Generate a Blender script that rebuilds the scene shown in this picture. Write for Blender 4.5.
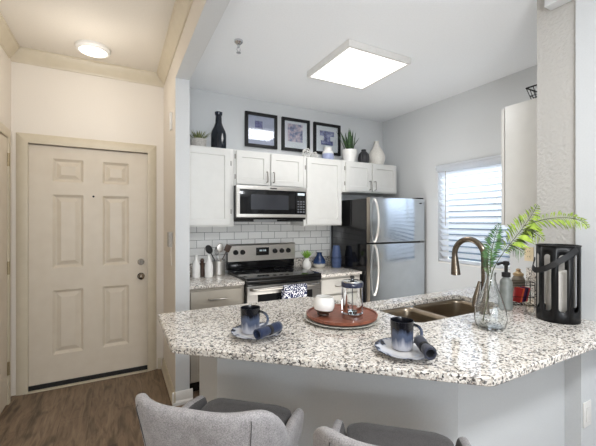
import bpy, bmesh, math, random
from mathutils import Vector, Matrix
random.seed(7)
C = bpy.context.scene.collection
for o in list(bpy.data.objects): bpy.data.objects.remove(o)
PI = math.pi
def lin(v): v /= 255.0; return v/12.92 if v <= .04045 else ((v+.055)/1.055)**2.4
def rgb(r, g, b): return (lin(r), lin(g), lin(b), 1)

# ------------------------------------------------------------------ camera, world, lights, exposure
HC = 1.41
cam = bpy.data.cameras.new('camera'); cam.sensor_width = 36; cam.sensor_fit = 'HORIZONTAL'
cam.lens = 340/596*36; cam.shift_y = -2/596; cam.clip_start = .05
camo = bpy.data.objects.new('camera', cam); C.objects.link(camo)
camo.location = (0, 0, HC); camo.rotation_euler = (PI/2, 0, -math.radians(27.9))
bpy.context.scene.camera = camo
S = bpy.context.scene
S.view_settings.view_transform = 'Standard'; S.view_settings.look = 'None'
S.view_settings.gamma = 1; S.view_settings.use_curve_mapping = False
S.view_settings.exposure = 0.0
W = bpy.data.worlds.new('sky'); S.world = W; W.use_nodes = True
wn = W.node_tree.nodes; wl = W.node_tree.links
bg = wn['Background']; bg.inputs['Strength'].default_value = 1.0
tc = wn.new('ShaderNodeTexCoord'); sp = wn.new('ShaderNodeSeparateXYZ'); wr = wn.new('ShaderNodeValToRGB')
wl.new(tc.outputs['Generated'], sp.inputs[0]); wl.new(sp.outputs['Z'], wr.inputs[0])
wr.color_ramp.elements[0].position = 0.0; wr.color_ramp.elements[0].color = (.20, .27, .36, 1)
wr.color_ramp.elements[1].position = .3; wr.color_ramp.elements[1].color = (.80, .90, 1.0, 1)
wl.new(wr.outputs[0], bg.inputs['Color'])
def light(name, kind, loc, energy, color, size=None, sy=None, rot=(0, 0, 0)):
    d = bpy.data.lights.new(name, kind); d.energy = energy; d.color = color
    if kind == 'AREA':
        d.size = size
        if sy: d.shape = 'RECTANGLE'; d.size_y = sy
    elif size: d.shadow_soft_size = size
    o = bpy.data.objects.new(name, d); C.objects.link(o); o.location = loc; o.rotation_euler = rot
    return o
light('living_window_light', 'AREA', (-.4, -3.35, 1.5), 46, (.84, .92, 1), 3.0, 2.2, (PI/2, 0, 0))
light('living_ceiling_light', 'AREA', (1.2, -.45, 2.62), 46, (.93, .965, 1), .35, .35)
light('ceiling_fill_added', 'AREA', (-.2, -1.1, 1.45), 62, (.96, .98, 1), .7, .7, (PI-.42, 0, -.45))  # added upward fill to brighten the ceilings, not a source in the room
light('kitchen_bounce_fill', 'AREA', (1.6, 2.2, .35), 17, (1, .98, .95), 1.2, .9, (PI, .4, 0))  # added low fill standing in for light bounced off floor and counters
light('kitchen_panel_light', 'AREA', (1.758, 2.275, 2.635), 11, (.99, .985, .98), .56, .56)
light('hall_flush_light', 'POINT', (-.175, 2.9, 2.40), 4.6, (1, .945, .87), .12)
light('kitchen_window_light', 'AREA', (4.6, 2.18, 2.9), 400, (.90, .95, 1), 1.2, 1.6, (0, math.radians(58), 0))

# ------------------------------------------------------------------ materials
def mat(name, col=(.8, .8, .8, 1), rough=.5, metal=0, **k):
    m = bpy.data.materials.new(name); m.use_nodes = True
    b = m.node_tree.nodes['Principled BSDF']
    b.inputs['Base Color'].default_value = col; b.inputs['Roughness'].default_value = rough
    b.inputs['Metallic'].default_value = metal
    for q, v in k.items(): b.inputs[q.replace('_', ' ')].default_value = v
    return m
def N(m, t, **k):
    n = m.node_tree.nodes.new(t)
    for q, v in k.items():
        if q in n.inputs: n.inputs[q].default_value = v
        else: setattr(n, q, v)
    return n
def L(m, a, b): m.node_tree.links.new(a, b)
def bs(m): return m.node_tree.nodes['Principled BSDF']
def coords(m, scale=(1, 1, 1), rot=(0, 0, 0), out='Object'):
    t = N(m, 'ShaderNodeTexCoord'); mp = N(m, 'ShaderNodeMapping')
    mp.inputs['Scale'].default_value = scale; mp.inputs['Rotation'].default_value = rot
    L(m, t.outputs[out], mp.inputs[0]); return mp.outputs[0]
def ramp(m, fac, stops, interp='LINEAR'):
    r = N(m, 'ShaderNodeValToRGB'); r.color_ramp.interpolation = interp
    e = r.color_ramp.elements
    while len(e) < len(stops): e.new(.5)
    for x, (p, c) in zip(e, stops): x.position = p; x.color = c
    L(m, fac, r.inputs[0]); return r.outputs[0]
def bump(m, h, strength=.2, dist=.002):
    b = N(m, 'ShaderNodeBump', Strength=strength, Distance=dist); L(m, h, b.inputs['Height'])
    L(m, b.outputs[0], bs(m).inputs['Normal'])
def noisy(m, c1, c2, scale=60, bstr=0, bdist=.002, stretch=(1, 1, 1), detail=3):
    v = coords(m, stretch); n = N(m, 'ShaderNodeTexNoise', Scale=scale, Detail=detail); L(m, v, n.inputs['Vector'])
    L(m, ramp(m, n.outputs[0], [(.3, c1), (.7, c2)]), bs(m).inputs['Base Color'])
    if bstr: bump(m, n.outputs[0], bstr, bdist)
    return m
def paint(name, c, rough=.6, scale=140, bstr=.12, bdist=.0015):
    m = mat(name, c, rough)
    v = coords(m); n = N(m, 'ShaderNodeTexNoise', Scale=scale, Detail=2); L(m, v, n.inputs['Vector'])
    d = tuple(x*.965 for x in c[:3])+(1,)
    L(m, ramp(m, n.outputs[0], [(.3, d), (.7, c)]), bs(m).inputs['Base Color'])
    bump(m, n.outputs[0], bstr, bdist); return m
M = {}
M['wall'] = paint('cool_white_paint', rgb(210, 212, 213))
M['wall_hall'] = paint('cream_paint', rgb(230, 222, 211))
M['wall_tex'] = paint('textured_grey_paint', rgb(190, 187, 182), .7, 60, .7, .008)
M['ceil'] = paint('ceiling_paint', rgb(240, 242, 244), .8, 90, .1)
M['ceil_hall'] = paint('hall_ceiling_paint', rgb(226, 219, 208), .8, 90, .1)
M['trim'] = noisy(mat('beige_trim_paint', rough=.4), rgb(204, 193, 171), rgb(210, 199, 178), 12)
M['base'] = noisy(mat('white_trim_paint', rough=.35), rgb(226, 224, 220), rgb(232, 230, 226), 12)
M['door'] = noisy(mat('beige_door_paint', rough=.42), rgb(213, 201, 183), rgb(218, 207, 190), 9)
M['cab'] = noisy(mat('white_cabinet_paint', rough=.38), rgb(214, 213, 209), rgb(218, 217, 213), 14)
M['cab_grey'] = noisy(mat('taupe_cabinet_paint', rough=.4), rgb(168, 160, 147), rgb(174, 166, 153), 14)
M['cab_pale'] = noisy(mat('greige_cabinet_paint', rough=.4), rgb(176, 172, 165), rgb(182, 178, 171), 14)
M['black'] = noisy(mat('black_gloss', rough=.1), rgb(14, 14, 16), rgb(20, 20, 22), 20)
M['blackm'] = noisy(mat('black_metal', rough=.4), rgb(12, 12, 14), rgb(17, 17, 19), 40); bs(M['blackm']).inputs['Specular IOR Level'].default_value = .3
M['dark'] = noisy(mat('dark_gap', rough=.8), rgb(20, 18, 17), rgb(28, 25, 23), 30)
M['nickel'] = noisy(mat('brushed_nickel', rough=.3, metal=1), rgb(142, 138, 132), rgb(156, 152, 146), 200, stretch=(1, 1, .05))
M['bronze'] = noisy(mat('bronzed_nickel', rough=.24, metal=1), rgb(118, 108, 96), rgb(134, 124, 112), 150, stretch=(1, 1, .1))
M['steel'] = noisy(mat('stainless_steel', rough=.42, metal=1), rgb(206, 202, 196), rgb(218, 214, 208), 300, stretch=(.04, .04, 1))
M['steel_door'] = noisy(mat('stainless_door', rough=.16, metal=1), rgb(196, 202, 208), rgb(206, 212, 218), 260, stretch=(.03, 1, .03))
M['steel_edge'] = noisy(mat('stainless_edge', rough=.35, metal=1), rgb(160, 150, 138), rgb(172, 162, 150), 260, stretch=(1, 1, .03))
M['steel_oven'] = noisy(mat('brushed_oven_steel', rough=.36, metal=1), rgb(146, 143, 139), rgb(158, 155, 151), 300, stretch=(.04, .04, 1))
M['chrome'] = noisy(mat('chrome', rough=.08, metal=1), rgb(205, 207, 210), rgb(215, 217, 220), 30)
M['brass'] = noisy(mat('antique_hinge_metal', rough=.4, metal=.8), rgb(150, 136, 108), rgb(166, 150, 120), 90)
def glass(name, col=(1, 1, 1, 1), rough=0.0):
    m = mat(name, col, rough, 0, IOR=1.45); bs(m).inputs['Transmission Weight'].default_value = 1
    v = coords(m); n = N(m, 'ShaderNodeTexNoise', Scale=4.0); L(m, v, n.inputs['Vector'])
    d = tuple(x*.985 for x in col[:3])+(1,)
    L(m, ramp(m, n.outputs[0], [(.3, d), (.7, col)]), bs(m).inputs['Base Color']); return m
M['glass'] = glass('clear_glass', (.96, .98, .98, 1))
def thin_glass(name, refl=.08):
    m = bpy.data.materials.new(name); m.use_nodes = True; nt = m.node_tree; nt.nodes.clear()
    o = nt.nodes.new('ShaderNodeOutputMaterial'); mx = nt.nodes.new('ShaderNodeMixShader')
    t = nt.nodes.new('ShaderNodeBsdfTransparent'); g = nt.nodes.new('ShaderNodeBsdfGlossy'); f = nt.nodes.new('ShaderNodeFresnel')
    t.inputs[0].default_value = (.97, .985, .985, 1); g.inputs['Roughness'].default_value = .03; f.inputs[0].default_value = 1.5
    nt.links.new(f.outputs[0], mx.inputs[0]); nt.links.new(t.outputs[0], mx.inputs[1]); nt.links.new(g.outputs[0], mx.inputs[2])
    nt.links.new(mx.outputs[0], o.inputs[0]); return m
M['pane'] = thin_glass('window_pane_glass')
def ceramic(name, c1, c2, rough=.2, scale=25): return noisy(mat(name, rough=rough), c1, c2, scale)
M['white_cer'] = ceramic('white_ceramic', rgb(232, 230, 226), rgb(238, 236, 232))
M['cream_cer'] = ceramic('cream_ribbed_ceramic', rgb(214, 210, 202), rgb(228, 224, 216), .5, 60)
M['black_cer'] = ceramic('charcoal_ceramic', rgb(38, 38, 42), rgb(50, 50, 54), .45)
M['navy_gl'] = ceramic('dark_navy_bottle_glass', rgb(14, 18, 26), rgb(26, 34, 46), .1, 10)
M['blue_cer'] = ceramic('slate_blue_ceramic', rgb(58, 75, 112), rgb(74, 91, 128), .45)
M['lilac_cer'] = ceramic('lilac_ceramic', rgb(150, 158, 192), rgb(168, 176, 206), .3)
M['stone'] = ceramic('pale_stone_pot', rgb(168, 164, 158), rgb(196, 192, 186), .8, 80)
M['plastic'] = ceramic('white_plastic', rgb(226, 224, 220), rgb(232, 230, 226), .35)
M['beige_pl'] = ceramic('beige_plastic', rgb(222, 204, 168), rgb(228, 212, 178), .4)
M['rubber'] = ceramic('black_rubber', rgb(18, 17, 17), rgb(28, 27, 27), .7)
M['fabric'] = None
def fabric(name, c1, c2):
    m = mat(name, rough=.95); v = coords(m)
    n = N(m, 'ShaderNodeTexNoise', Scale=330, Detail=4); L(m, v, n.inputs['Vector'])
    n2 = N(m, 'ShaderNodeTexNoise', Scale=40, Detail=2); L(m, v, n2.inputs['Vector'])
    a = N(m, 'ShaderNodeMath', operation='MULTIPLY_ADD'); a.inputs[1].default_value = .35
    L(m, n2.outputs[0], a.inputs[0]); L(m, n.outputs[0], a.inputs[2])
    L(m, ramp(m, a.outputs[0], [(.45, c1), (.9, c2)]), bs(m).inputs['Base Color']); bump(m, n.outputs[0], .3, .002)
    bs(m).inputs['Sheen Weight'].default_value = .15; return m
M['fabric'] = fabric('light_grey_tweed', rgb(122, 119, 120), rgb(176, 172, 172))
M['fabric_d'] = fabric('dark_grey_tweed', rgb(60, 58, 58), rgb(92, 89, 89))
M['napkin'] = fabric('navy_linen', rgb(20, 29, 52), rgb(36, 49, 80))
M['napkin_g'] = fabric('slate_linen', rgb(40, 43, 56), rgb(62, 65, 80))
M['leaf'] = noisy(mat('bright_fern_leaf', rough=.5), rgb(112, 140, 34), rgb(168, 190, 74), 30)
M['leaf_d'] = noisy(mat('dark_fern_leaf', rough=.5), rgb(54, 92, 50), rgb(98, 136, 76), 30)
M['snake'] = noisy(mat('snake_plant_leaf', rough=.45), rgb(22, 52, 30), rgb(70, 100, 52), 26, stretch=(1, 1, 2.5))
M['grass'] = noisy(mat('succulent_leaf', rough=.6), rgb(78, 92, 52), rgb(150, 152, 100), 40)
M['sprout'] = noisy(mat('lime_grass_leaf', rough=.5), rgb(106, 160, 40), rgb(160, 205, 80), 40)
M['stem'] = noisy(mat('green_stem', rough=.6), rgb(58, 68, 34), rgb(84, 94, 48), 60)
M['soil'] = noisy(mat('potting_soil', rough=.95), rgb(40, 30, 22), rgb(64, 50, 38), 120, .4)
M['wax'] = mat('ivory_wax', rgb(226, 222, 214), .5); noisy(M['wax'], rgb(222, 218, 210), rgb(232, 228, 222), 20)
def wood(name, c1, c2, c3, stretch, rough=.4, scale=6):
    m = mat(name, rough=rough); v = coords(m, stretch)
    n = N(m, 'ShaderNodeTexNoise', Scale=scale, Detail=6, Roughness=.6, Distortion=.6); L(m, v, n.inputs['Vector'])
    L(m, ramp(m, n.outputs[0], [(.25, c1), (.5, c2), (.78, c3)]), bs(m).inputs['Base Color']); return m
M['tray'] = wood('reddish_tray_wood', rgb(96, 52, 36), rgb(130, 74, 54), rgb(150, 92, 70), (3, 14, 3), .4)
M['walnut'] = wood('dark_walnut', rgb(44, 30, 22), rgb(70, 50, 38), rgb(96, 72, 54), (8, 8, 2), .4)
def emit(name, c, s):
    m = mat(name, c, .5); b = bs(m); v = coords(m); n = N(m, 'ShaderNodeTexNoise', Scale=3.0); L(m, v, n.inputs['Vector'])
    L(m, ramp(m, n.outputs[0], [(.3, c), (.7, tuple(min(1, x*1.02) for x in c[:3])+(1,))]), b.inputs['Emission Color'])
    b.inputs['Emission Strength'].default_value = s; return m
M['lamp'] = emit('lit_led_diffuser', (1, .98, .95, 1), 1.6)
M['lamp_warm'] = emit('lit_warm_diffuser', (1, .93, .82, 1), 1.5)
M['led'] = emit('clock_led', (.6, .7, .75, 1), .35)
# granite
def granite():
    m = mat('speckled_granite', rough=.045); v = coords(m)
    w = N(m, 'ShaderNodeTexNoise', Scale=60, Detail=3); L(m, v, w.inputs['Vector'])
    mx = N(m, 'ShaderNodeVectorMath', operation='MULTIPLY_ADD'); mx.inputs[1].default_value = (.022, .022, .022)
    L(m, w.outputs['Color'], mx.inputs[0]); L(m, v, mx.inputs[2])
    v1 = N(m, 'ShaderNodeTexVoronoi', Scale=145); L(m, mx.outputs[0], v1.inputs['Vector'])
    s1 = N(m, 'ShaderNodeSeparateColor'); L(m, v1.outputs['Color'], s1.inputs[0])
    c1 = ramp(m, s1.outputs[0], [(0, rgb(16, 15, 17)), (.17, rgb(78, 72, 70)), (.25, rgb(156, 144, 132)), (.34, rgb(204, 194, 182)), (.50, rgb(226, 219, 209)), (.80, rgb(238, 233, 226))], 'CONSTANT')
    v2 = N(m, 'ShaderNodeTexVoronoi', Scale=280); L(m, mx.outputs[0], v2.inputs['Vector'])
    s2 = N(m, 'ShaderNodeSeparateColor'); L(m, v2.outputs['Color'], s2.inputs[0])
    c2 = ramp(m, s2.outputs[1], [(0, rgb(34, 31, 32)), (.16, rgb(140, 130, 122)), (.30, rgb(220, 214, 207)), (.7, rgb(238, 235, 230))], 'CONSTANT')
    mix = N(m, 'ShaderNodeMix', data_type='RGBA'); mix.inputs[0].default_value = .24
    L(m, c1, mix.inputs[6]); L(m, c2, mix.inputs[7]); L(m, mix.outputs[2], bs(m).inputs['Base Color']); return m
M['granite'] = granite()
def tiles():
    m = mat('white_subway_tile', rough=.15); v = coords(m, rot=(PI/2, 0, 0))
    b = N(m, 'ShaderNodeTexBrick', Scale=1.0); b.offset = .5
    for q, x in (('Mortar Size', .0022), ('Brick Width', .152), ('Row Height', .0762), ('Mortar Smooth', .1), ('Bias', 0)): b.inputs[q].default_value = x
    b.inputs['Color1'].default_value = rgb(240, 239, 236); b.inputs['Color2'].default_value = rgb(247, 246, 243); b.inputs['Mortar'].default_value = rgb(128, 126, 124)
    L(m, v, b.inputs['Vector']); L(m, b.outputs[0], bs(m).inputs['Base Color'])
    inv = N(m, 'ShaderNodeMath', operation='SUBTRACT'); inv.inputs[0].default_value = 1; L(m, b.outputs[1], inv.inputs[1]); bump(m, inv.outputs[0], .6, .002); return m
M['tile'] = tiles()
def floor_mat():
    m = mat('brown_vinyl_plank', rough=.42); v = coords(m, rot=(0, 0, PI/2))
    b = N(m, 'ShaderNodeTexBrick', Scale=1.0); b.offset = .37
    for q, x in (('Mortar Size', .0012), ('Brick Width', 1.22), ('Row Height', .18), ('Bias', 0)): b.inputs[q].default_value = x
    b.inputs['Color1'].default_value = (.42, .42, .42, 1); b.inputs['Color2'].default_value = (.58, .58, .58, 1); b.inputs['Mortar'].default_value = (.12, .12, .12, 1)
    L(m, v, b.inputs['Vector'])
    v2 = coords(m, (9, 1.3, 1)); n = N(m, 'ShaderNodeTexNoise', Scale=2.6, Detail=8, Roughness=.62, Distortion=1.2); L(m, v2, n.inputs['Vector'])
    ad = N(m, 'ShaderNodeMath', operation='MULTIPLY_ADD'); ad.inputs[1].default_value = .55
    sc = N(m, 'ShaderNodeSeparateColor'); L(m, b.outputs[0], sc.inputs[0]); L(m, sc.outputs[0], ad.inputs[0]); L(m, n.outputs[0], ad.inputs[2])
    c = ramp(m, ad.outputs[0], [(.5, rgb(62, 49, 39)), (.66, rgb(100, 82, 66)), (.8, rgb(126, 106, 86)), (1.0, rgb(148, 128, 106))])
    v3 = coords(m, (4, 1.6, 1)); k = N(m, 'ShaderNodeTexNoise', Scale=2.2, Detail=2); L(m, v3, k.inputs['Vector'])
    kr = ramp(m, k.outputs[0], [(.30, (.35, .33, .31, 1)), (.40, (1, 1, 1, 1))])
    mu = N(m, 'ShaderNodeMix', data_type='RGBA', blend_type='MULTIPLY'); mu.inputs[0].default_value = .8
    L(m, c, mu.inputs[6]); L(m, kr, mu.inputs[7]); L(m, mu.outputs[2], bs(m).inputs['Base Color']); return m
M['floor'] = floor_mat()
def glaze(name, dark, blue, pale):
    m = mat(name, rough=.22); v = coords(m)
    s = N(m, 'ShaderNodeSeparateXYZ'); L(m, v, s.inputs[0])
    v2 = coords(m, (60, 60, 9)); n = N(m, 'ShaderNodeTexNoise', Scale=1.0, Detail=2); L(m, v2, n.inputs['Vector'])
    a = N(m, 'ShaderNodeMath', operation='MULTIPLY_ADD'); a.inputs[1].default_value = .07; L(m, n.outputs[0], a.inputs[0]); L(m, s.outputs[2], a.inputs[2])
    d = N(m, 'ShaderNodeMath', operation='MULTIPLY'); d.inputs[1].default_value = 7.0; L(m, a.outputs[0], d.inputs[0])
    L(m, ramp(m, d.outputs[0], [(.34, pale), (.56, blue), (.70, blue), (.84, dark)]), bs(m).inputs['Base Color']); return m
M['glaze'] = glaze('dripped_blue_glaze', rgb(15, 16, 22), rgb(78, 87, 108), rgb(172, 173, 182))
def saucer_mat():
    m = mat('blue_rimmed_saucer_glaze', rough=.2); v = coords(m)
    g = N(m, 'ShaderNodeVectorMath', operation='LENGTH'); L(m, v, g.inputs[0])
    n = N(m, 'ShaderNodeTexNoise', Scale=32, Detail=3); L(m, v, n.inputs['Vector'])
    a = N(m, 'ShaderNodeMath', operation='MULTIPLY_ADD'); a.inputs[1].default_value = .13; L(m, n.outputs[0], a.inputs[0]); L(m, g.outputs['Value'], a.inputs[2])
    d = N(m, 'ShaderNodeMath', operation='MULTIPLY'); d.inputs[1].default_value = 5.6; L(m, a.outputs[0], d.inputs[0])
    L(m, ramp(m, d.outputs[0], [(.55, rgb(212, 210, 208)), (.90, rgb(198, 200, 208)), (.97, rgb(110, 118, 140)), (1.0, rgb(34, 38, 52))]), bs(m).inputs['Base Color']); return m
M['saucer'] = saucer_mat()
def towel_mat():
    m = mat('navy_floral_cotton', rough=.9); v = coords(m)
    a = N(m, 'ShaderNodeTexVoronoi', Scale=24, feature='DISTANCE_TO_EDGE'); L(m, v, a.inputs['Vector'])
    n = N(m, 'ShaderNodeTexNoise', Scale=80, Detail=1); L(m, v, n.inputs['Vector'])
    s = N(m, 'ShaderNodeMath', operation='MULTIPLY_ADD'); s.inputs[1].default_value = .35; L(m, n.outputs[0], s.inputs[0]); L(m, a.outputs[0], s.inputs[2])
    L(m, ramp(m, s.outputs[0], [(.0, rgb(222, 222, 226)), (.235, rgb(24, 32, 70)), (.50, rgb(225, 226, 230))], 'CONSTANT'), bs(m).inputs['Base Color']); return m
M['towel'] = towel_mat()
def bluevase_mat():
    m = mat('blue_and_white_glaze', rough=.2); v = coords(m); s = N(m, 'ShaderNodeSeparateXYZ'); L(m, v, s.inputs[0])
    n = N(m, 'ShaderNodeTexNoise', Scale=26, Detail=2); L(m, v, n.inputs['Vector'])
    a = N(m, 'ShaderNodeMath', operation='MULTIPLY_ADD'); a.inputs[1].default_value = .03; L(m, n.outputs[0], a.inputs[0]); L(m, s.outputs[2], a.inputs[2])
    L(m, ramp(m, a.outputs[0], [(.052, rgb(214, 210, 200)), (.068, rgb(40, 66, 110)), (.12, rgb(26, 46, 84))]), bs(m).inputs['Base Color']); return m
M['bluevase'] = bluevase_mat()
def art(name, cols, scale, seedv):
    m = mat(name, rough=.6); v = coords(m); n = N(m, 'ShaderNodeTexNoise', Scale=scale, Detail=4, noise_dimensions='4D'); n.inputs['W'].default_value = seedv
    L(m, v, n.inputs['Vector']); L(m, ramp(m, n.outputs[0], [(.3+.4*i/(len(cols)-1), c) for i, c in enumerate(cols)]), bs(m).inputs['Base Color']); return m
M['mat_board'] = noisy(mat('pale_mat_board', rough=.8), rgb(214, 214, 218), rgb(220, 220, 224), 30)
M['mat_lilac'] = noisy(mat('lilac_mat_board', rough=.8), rgb(176, 178, 198), rgb(184, 186, 206), 30)
M['art1'] = art('violet_print', [rgb(64, 62, 110), rgb(104, 102, 150), rgb(140, 140, 176)], 40, 1)
M['art2'] = art('blue_pink_print', [rgb(40, 44, 74), rgb(120, 126, 160), rgb(196, 176, 186), rgb(220, 216, 220)], 18, 5)
M['art3'] = art('indigo_print', [rgb(44, 44, 74), rgb(108, 112, 160), rgb(178, 180, 206)], 24, 9)
def slat_mat():
    m = mat('white_blind_slat', rough=.5); noisy(m, rgb(236, 239, 243), rgb(242, 244, 247), 10)
    t = N(m, 'ShaderNodeBsdfTranslucent'); t.inputs[0].default_value = rgb(236, 240, 246)
    mx = N(m, 'ShaderNodeMixShader'); mx.inputs[0].default_value = .45; o = m.node_tree.nodes['Material Output']
    L(m, bs(m).outputs[0], mx.inputs[1]); L(m, t.outputs[0], mx.inputs[2]); L(m, mx.outputs[0], o.inputs[0]); return m
M['slat'] = slat_mat()
SACH = [ceramic('sachet_%s' % n, c, tuple(min(1, x*1.25) for x in c[:3])+(1,), .3, 60) for n, c in (('red', rgb(150, 30, 30)), ('orange', rgb(196, 84, 40)), ('plum', rgb(84, 40, 92)), ('navy', rgb(34, 30, 60)), ('crimson', rgb(176, 44, 56)))]

# ------------------------------------------------------------------ mesh helpers
def B(): return bmesh.new()
def box(bm, x0, y0, z0, x1, y1, z1, bev=0, mi=0):
    vs = [bm.verts.new((x, y, z)) for x in (x0, x1) for y in (y0, y1) for z in (z0, z1)]
    fs = [bm.faces.new([vs[i] for i in q]) for q in ((0, 1, 3, 2), (4, 6, 7, 5), (0, 4, 5, 1), (2, 3, 7, 6), (0, 2, 6, 4), (1, 5, 7, 3))]
    for f in fs: f.material_index = mi
    if bev:
        es = list({e for f in fs for e in f.edges})
        r = bmesh.ops.bevel(bm, geom=es, offset=bev, segments=2, affect='EDGES', profile=.6)
        for f in r['faces']: f.material_index = mi
    return bm
def rbox(bm, cx, cy, cz, sx, sy, sz, rot=(0, 0, 0), bev=0):
    t = B(); box(t, -sx/2, -sy/2, -sz/2, sx/2, sy/2, sz/2, bev)
    from mathutils import Euler
    t.transform(Matrix.Translation((cx, cy, cz)) @ Euler(rot).to_matrix().to_4x4()); merge(bm, t); return bm
def merge(bm, t, mi=None):
    mp = {}
    for v in t.verts: mp[v] = bm.verts.new(v.co)
    for f in t.faces:
        try:
            n = bm.faces.new([mp[v] for v in f.verts]); n.material_index = f.material_index if mi is None else mi
        except ValueError: pass
    t.free()
def lathe(bm, prof, c=(0, 0, 0), seg=32, axis=None):
    rings = []
    for r, z in prof:
        if r < 1e-5: rings.append([bm.verts.new((c[0], c[1], c[2]+z))])
        else: rings.append([bm.verts.new((c[0]+r*math.cos(2*PI*i/seg), c[1]+r*math.sin(2*PI*i/seg), c[2]+z)) for i in range(seg)])
    for a, b in zip(rings, rings[1:]):
        for i in range(seg):
            j = (i+1) % seg
            if len(a) == 1 and len(b) == 1: continue
            if len(a) == 1: bm.faces.new((a[0], b[j], b[i]))
            elif len(b) == 1: bm.faces.new((a[i], a[j], b[0]))
            else: bm.faces.new((a[i], a[j], b[j], b[i]))
    return bm
def cyl(bm, p0, p1, r, seg=16, r1=None): return tube(bm, [p0, p1], [r, r if r1 is None else r1], seg)
def tube(bm, pts, r, seg=10, cap=True):
    pts = [Vector(p) for p in pts]; n = len(pts)
    rs = r if isinstance(r, (list, tuple)) else [r]*n
    t0 = (pts[1]-pts[0]).normalized(); u = t0.orthogonal().normalized(); rings = []
    for i in range(n):
        t = (pts[min(i+1, n-1)]-pts[max(i-1, 0)]).normalized()
        u = (u-t*u.dot(t)).normalized(); w = t.cross(u)
        rings.append([bm.verts.new(pts[i]+(u*math.cos(2*PI*k/seg)+w*math.sin(2*PI*k/seg))*rs[i]) for k in range(seg)])
    for a, b in zip(rings, rings[1:]):
        for k in range(seg): bm.faces.new((a[k], a[(k+1) % seg], b[(k+1) % seg], b[k]))
    if cap: bm.faces.new(rings[0][::-1]); bm.faces.new(rings[-1])
    return bm
def slab(bm, outer, holes, z0, z1):
    loops = [outer]+holes; es = []; tops = []
    for lp in loops:
        vs = [bm.verts.new((x, y, z1)) for x, y in lp]; tops.append(vs)
        es += [bm.edges.new((vs[i], vs[(i+1) % len(vs)])) for i in range(len(vs))]
    fs = [f for f in bmesh.ops.triangle_fill(bm, use_beauty=True, use_dissolve=False, edges=es)['geom'] if isinstance(f, bmesh.types.BMFace)]
    bot = {}
    for vs in tops:
        for v in vs: bot[v] = bm.verts.new((v.co.x, v.co.y, z0))
    for f in fs: bm.faces.new([bot[v] for v in reversed(f.verts)])
    for vs in tops:
        for i in range(len(vs)):
            a, b = vs[i], vs[(i+1) % len(vs)]; bm.faces.new((a, b, bot[b], bot[a]))
    bmesh.ops.recalc_face_normals(bm, faces=bm.faces[:]); return bm
def rrect(x0, y0, x1, y1, r, n=6):
    out = []
    for cx, cy, a in ((x1-r, y1-r, 0), (x0+r, y1-r, 90), (x0+r, y0+r, 180), (x1-r, y0+r, 270)):
        for k in range(n+1):
            t = math.radians(a+90*k/n); out.append((cx+r*math.cos(t), cy+r*math.sin(t)))
    return out
def obj(name, bm, m, parent=None, smooth=30, local=False, kind=None, bev=0, sub=0, solid=0):
    bmesh.ops.recalc_face_normals(bm, faces=bm.faces[:])
    if parent and not local:
        r = parent
        while r.parent: r = r.parent
        bm.transform(Matrix.Translation(-Vector(r.location)))
    me = bpy.data.meshes.new(name); bm.to_mesh(me); bm.free()
    for x in (m if isinstance(m, list) else [m]): me.materials.append(x)
    if smooth:
        me.polygons.foreach_set('use_smooth', [True]*len(me.polygons)); me.set_sharp_from_angle(angle=math.radians(smooth))
    o = bpy.data.objects.new(name, me); C.objects.link(o)
    if parent: o.parent = parent
    if kind: o['kind'] = kind
    if solid: md = o.modifiers.new('solid', 'SOLIDIFY'); md.thickness = solid; md.offset = 0
    if bev: md = o.modifiers.new('bevel', 'BEVEL'); md.width = bev; md.segments = 2; md.limit_method = 'ANGLE'; md.angle_limit = math.radians(40)
    if sub: md = o.modifiers.new('sub', 'SUBSURF'); md.levels = sub; md.render_levels = sub
    return o
def thing(name, label, cat, loc=(0, 0, 0), rz=0, group=None):
    o = bpy.data.objects.new(name, None); C.objects.link(o); o.location = loc; o.rotation_euler = (0, 0, rz)
    o.empty_display_size = .05; tag(o, label, cat, group); return o
def tag(o, label, cat, group=None):
    o['label'] = label; o['category'] = cat
    if group: o['group'] = group
    return o
def struct(name, bm, m, **k): return obj(name, bm, m, kind='structure', **k)
def sempty(name, loc):
    o = bpy.data.objects.new(name, None); C.objects.link(o); o.location = loc; o['kind'] = 'structure'; return o
def dup(root, loc, rz=None, label=None):
    r = root.copy(); C.objects.link(r); r.location = loc
    if rz is not None: r.rotation_euler = (0, 0, rz)
    if label: r['label'] = label
    for ch in root.children:
        c = ch.copy(); C.objects.link(c); c.parent = r
        for g in ch.children:
            d = g.copy(); C.objects.link(d); d.parent = c
    return r
def panel_face(bm, xs, zs, y, pan, steps, axis='Y', depth=.02):
    """front face grid at y (facing -Y) with panels pan=[(i,j)] inset by steps, plus sides and back"""
    V = [[bm.verts.new((x, y, z)) for z in zs] for x in xs]; pf = []
    for i in range(len(xs)-1):
        for j in range(len(zs)-1):
            f = bm.faces.new((V[i][j], V[i+1][j], V[i+1][j+1], V[i][j+1]))
            if (i, j) in pan: pf.append(f)
    x0, x1, z0, z1 = xs[0], xs[-1], zs[0], zs[-1]; yb = y+depth
    bk = [bm.verts.new(p) for p in ((x0, yb, z0), (x1, yb, z0), (x1, yb, z1), (x0, yb, z1))]; bm.faces.new(bk[::-1])
    nx, nz = len(xs)-1, len(zs)-1
    bm.faces.new([V[i][0] for i in range(nx, -1, -1)]+[bk[0], bk[1]])
    bm.faces.new([V[i][nz] for i in range(nx+1)]+[bk[2], bk[3]])
    bm.faces.new([V[0][j] for j in range(nz+1)]+[bk[3], bk[0]])
    bm.faces.new([V[nx][j] for j in range(nz, -1, -1)]+[bk[1], bk[2]])
    bmesh.ops.recalc_face_normals(bm, faces=bm.faces[:])
    for t, d in steps: bmesh.ops.inset_individual(bm, faces=pf, thickness=t, depth=d, use_even_offset=True)
    return bm

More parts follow.
